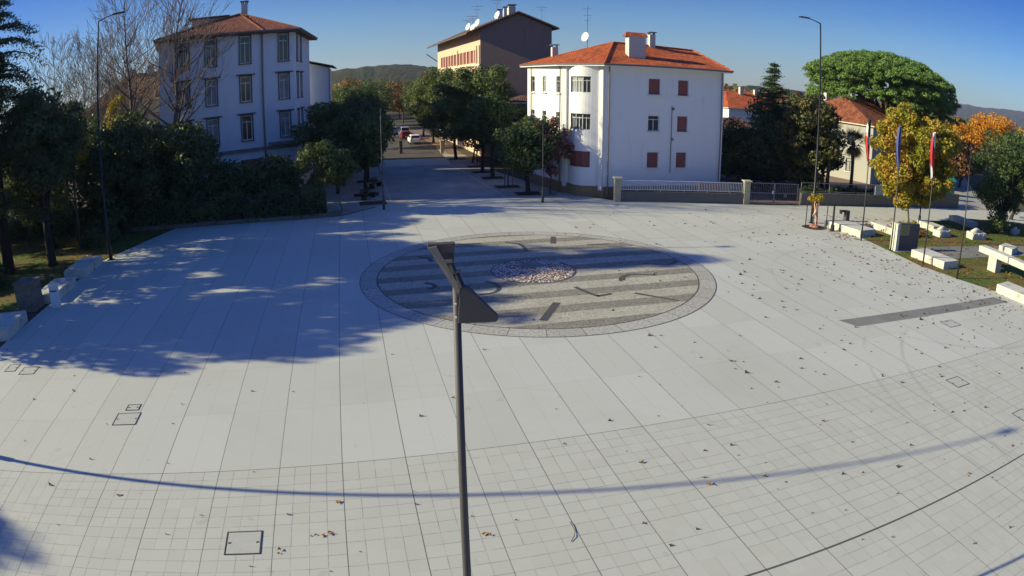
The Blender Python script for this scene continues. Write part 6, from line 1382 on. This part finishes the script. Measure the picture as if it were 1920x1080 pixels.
# ------------------------------------------------------------------ far surroundings
def far_tree(loc, h, rx, mat, seed, label, grp='trees beyond the plaza', n=3500, leaf=0.42):
    leafy('distant_tree', label, loc, h, (rx, rx, h * 0.40), h * 0.58, mat, n * 2 if mat == 'orange' else n, leaf, rx * 0.26, 38, 0.2, seed, 'bark', h * 0.25, grp, k=7)
FT = [(-46, 180, 12.4, 6.5, 'orange', 'orange tree beyond the rear wing of the pale blue building'), (-41, 178, 12.5, 6, 'rust', 'rusty tree next to the orange one beyond the street'), (-55, 190, 12, 7, 'autumn', 'yellow tree left of the orange one beyond the street'),
    (-33, 165, 12, 6, 'lindgreen', 'green tree beyond the street, right of the rusty one'), (-30, 150, 10.5, 5, 'streetgreen', 'dark tree closing the far left of the street'), (-36, 140, 9.5, 5, 'streetgreen', 'dark tree behind the left street row'),
    (-26, 160, 11, 5.5, 'rust', 'brownish tree behind the far end of the street'), (-31, 185, 10, 6, 'lindgreen', 'broad green tree closing the far end of the street'), (-38, 200, 10.5, 6, 'rust', 'brown tree at the far end of the street'),
    (-20, 150, 11, 5, 'lindgreen', 'green tree at the far end of the right street row'),
    (83, 102, 9.5, 6.0, 'orange', 'bright orange tree right of the stone pine'), (93, 103, 12.5, 6.5, 'orange', 'tallest bright orange tree at the right'), (104, 104, 10.5, 7, 'autumn', 'golden tree at the right edge of the picture'),
    (75, 98, 7.5, 5, 'rust', 'low rusty tree behind the maple on the right'), (68, 92, 8, 4.5, 'lindgreen', 'green tree below the right end of the stone pine'), (84, 118, 8.5, 7, 'rust', 'brown tree behind the bright orange trees'),
    (61, 75, 7.0, 3.6, 'rust', 'low brown tree by the right hand road'), (68, 68, 7.4, 4.2, 'streetgreen', 'dark tree across the right hand road'), (34, 128, 9, 6, 'streetgreen', 'dark tree behind the distant white house'),
    (46, 130, 9, 6, 'lindgreen', 'green tree right of the distant white house'), (28, 140, 9.5, 6, 'streetgreen', 'dark tree left of the distant white house'), (-58, 72, 11, 5, 'evergreen', 'dark tree behind the cedar'),
    (-52, 84, 10.5, 5, 'lindgreen', 'green tree behind the leafless group'), (60, 88, 9, 4, 'streetgreen', 'dark tree under the stone pine')]
for i, (x, y, h, rx, mt, lb) in enumerate(FT): far_tree((x, y), h, rx, mt, 300 + i, lb)
# far wood: one mass of treetops out to the hills
rs = np.random.default_rng(404); P = []; N_ = []
for i in range(900):
    a = rs.uniform(-1.0, 1.0); D = rs.uniform(190, 800); s_ = rs.uniform(4, 8); c = np.array([D * math.sin(a), D * math.cos(a), rs.uniform(2.5, 6.0)]); d = rs.normal(size=(60, 3)); d /= np.linalg.norm(d, axis=1)[:, None]; P.append(c + d * s_ * np.array([1, 1, 0.75])); N_.append(d)
P = np.concatenate(P); N_ = np.concatenate(N_); P[:, 2] = np.maximum(P[:, 2], 0.3)
o = quads_mesh('far_wood', P, N_, 2.6, rs, [M['streetgreen'], M['rust'], M['lindgreen']], None, 0.8, np.repeat(rs.choice(3, 900, p=[0.45, 0.25, 0.3]), 60)); o['kind'] = 'stuff'; o['label'] = 'mass of distant treetops below the hills'
def ridge(name, D0, D1, prof, mat, seed, amp, nA=500, nR=14, amin=-75, amax=75):
    rs = np.random.default_rng(seed); az = np.linspace(amin, amax, nA); te = np.interp(az, [p[0] for p in prof], [p[1] for p in prof]); bump = np.zeros(nA)
    for f_, a_ in ((40, .3), (90, .5), (200, .7)):
        k = rs.normal(size=f_); bump += np.interp(az, np.linspace(amin, amax, f_), k) * a_
    vs = []; fs = []
    for j in range(nR):
        t = j / (nR - 1); D = D0 + (D1 - D0) * t; prof_ = math.sin(t * math.pi / 2) ** 0.8
        jit = rs.normal(size=nA) * amp * 0.5
        for i in range(nA):
            hp = (CAM_H + te[i] * D1) * prof_ + (bump[i] * amp * prof_ + jit[i] * (0.3 + 0.7 * t)) if te[i] > -0.5 else 0
            if j == 0: hp = -1
            vs.append((D * math.sin(R(az[i])), D * math.cos(R(az[i])), hp))
    for j in range(nR - 1):
        for i in range(nA - 1): fs.append((j * nA + i, j * nA + i + 1, (j + 1) * nA + i + 1, (j + 1) * nA + i))
    b = MB(); b.add(vs, fs); o = b.build(name, M[mat]); o['kind'] = 'structure'; return o
ridge('near_hill', 700, 1300, [(-75, 0.01), (-40, 0.012), (-20, 0.010), (-16, 0.016), (-15.2, 0.0215), (-12.5, 0.027), (-9.8, 0.0268), (-7, 0.0228), (-3, 0.018), (4, 0.012), (18, 0.0055), (20, 0.0065), (24, 0.004), (30, 0.0), (75, -0.002)], 'hillgreen', 9, 1.5)
ridge('far_ridge', 3000, 4600, [(-75, 0.0), (0, 0.0), (25, 0.004), (33, 0.012), (38, 0.0195), (40.3, 0.0222), (44, 0.0285), (50, 0.034), (75, 0.02)], 'hillfar', 10, 4.0)

# haze: thin air that fades the hills
hz = NT('thin_air')
vp = hz.new('ShaderNodeVolumePrincipled'); vp.inputs['Color'].default_value = (0.62, 0.74, 1.0, 1); vp.inputs['Density'].default_value = 0.00010; vp.inputs['Anisotropy'].default_value = 0.2
hz.t.links.new(vp.outputs[0], hz.out.inputs['Volume'])
b = MB(); b.box((0, 2300, 90), (11000, 6600, 190)); o = b.build('haze', hz.m); o['kind'] = 'stuff'; o['label'] = 'thin blue haze over the far hills'
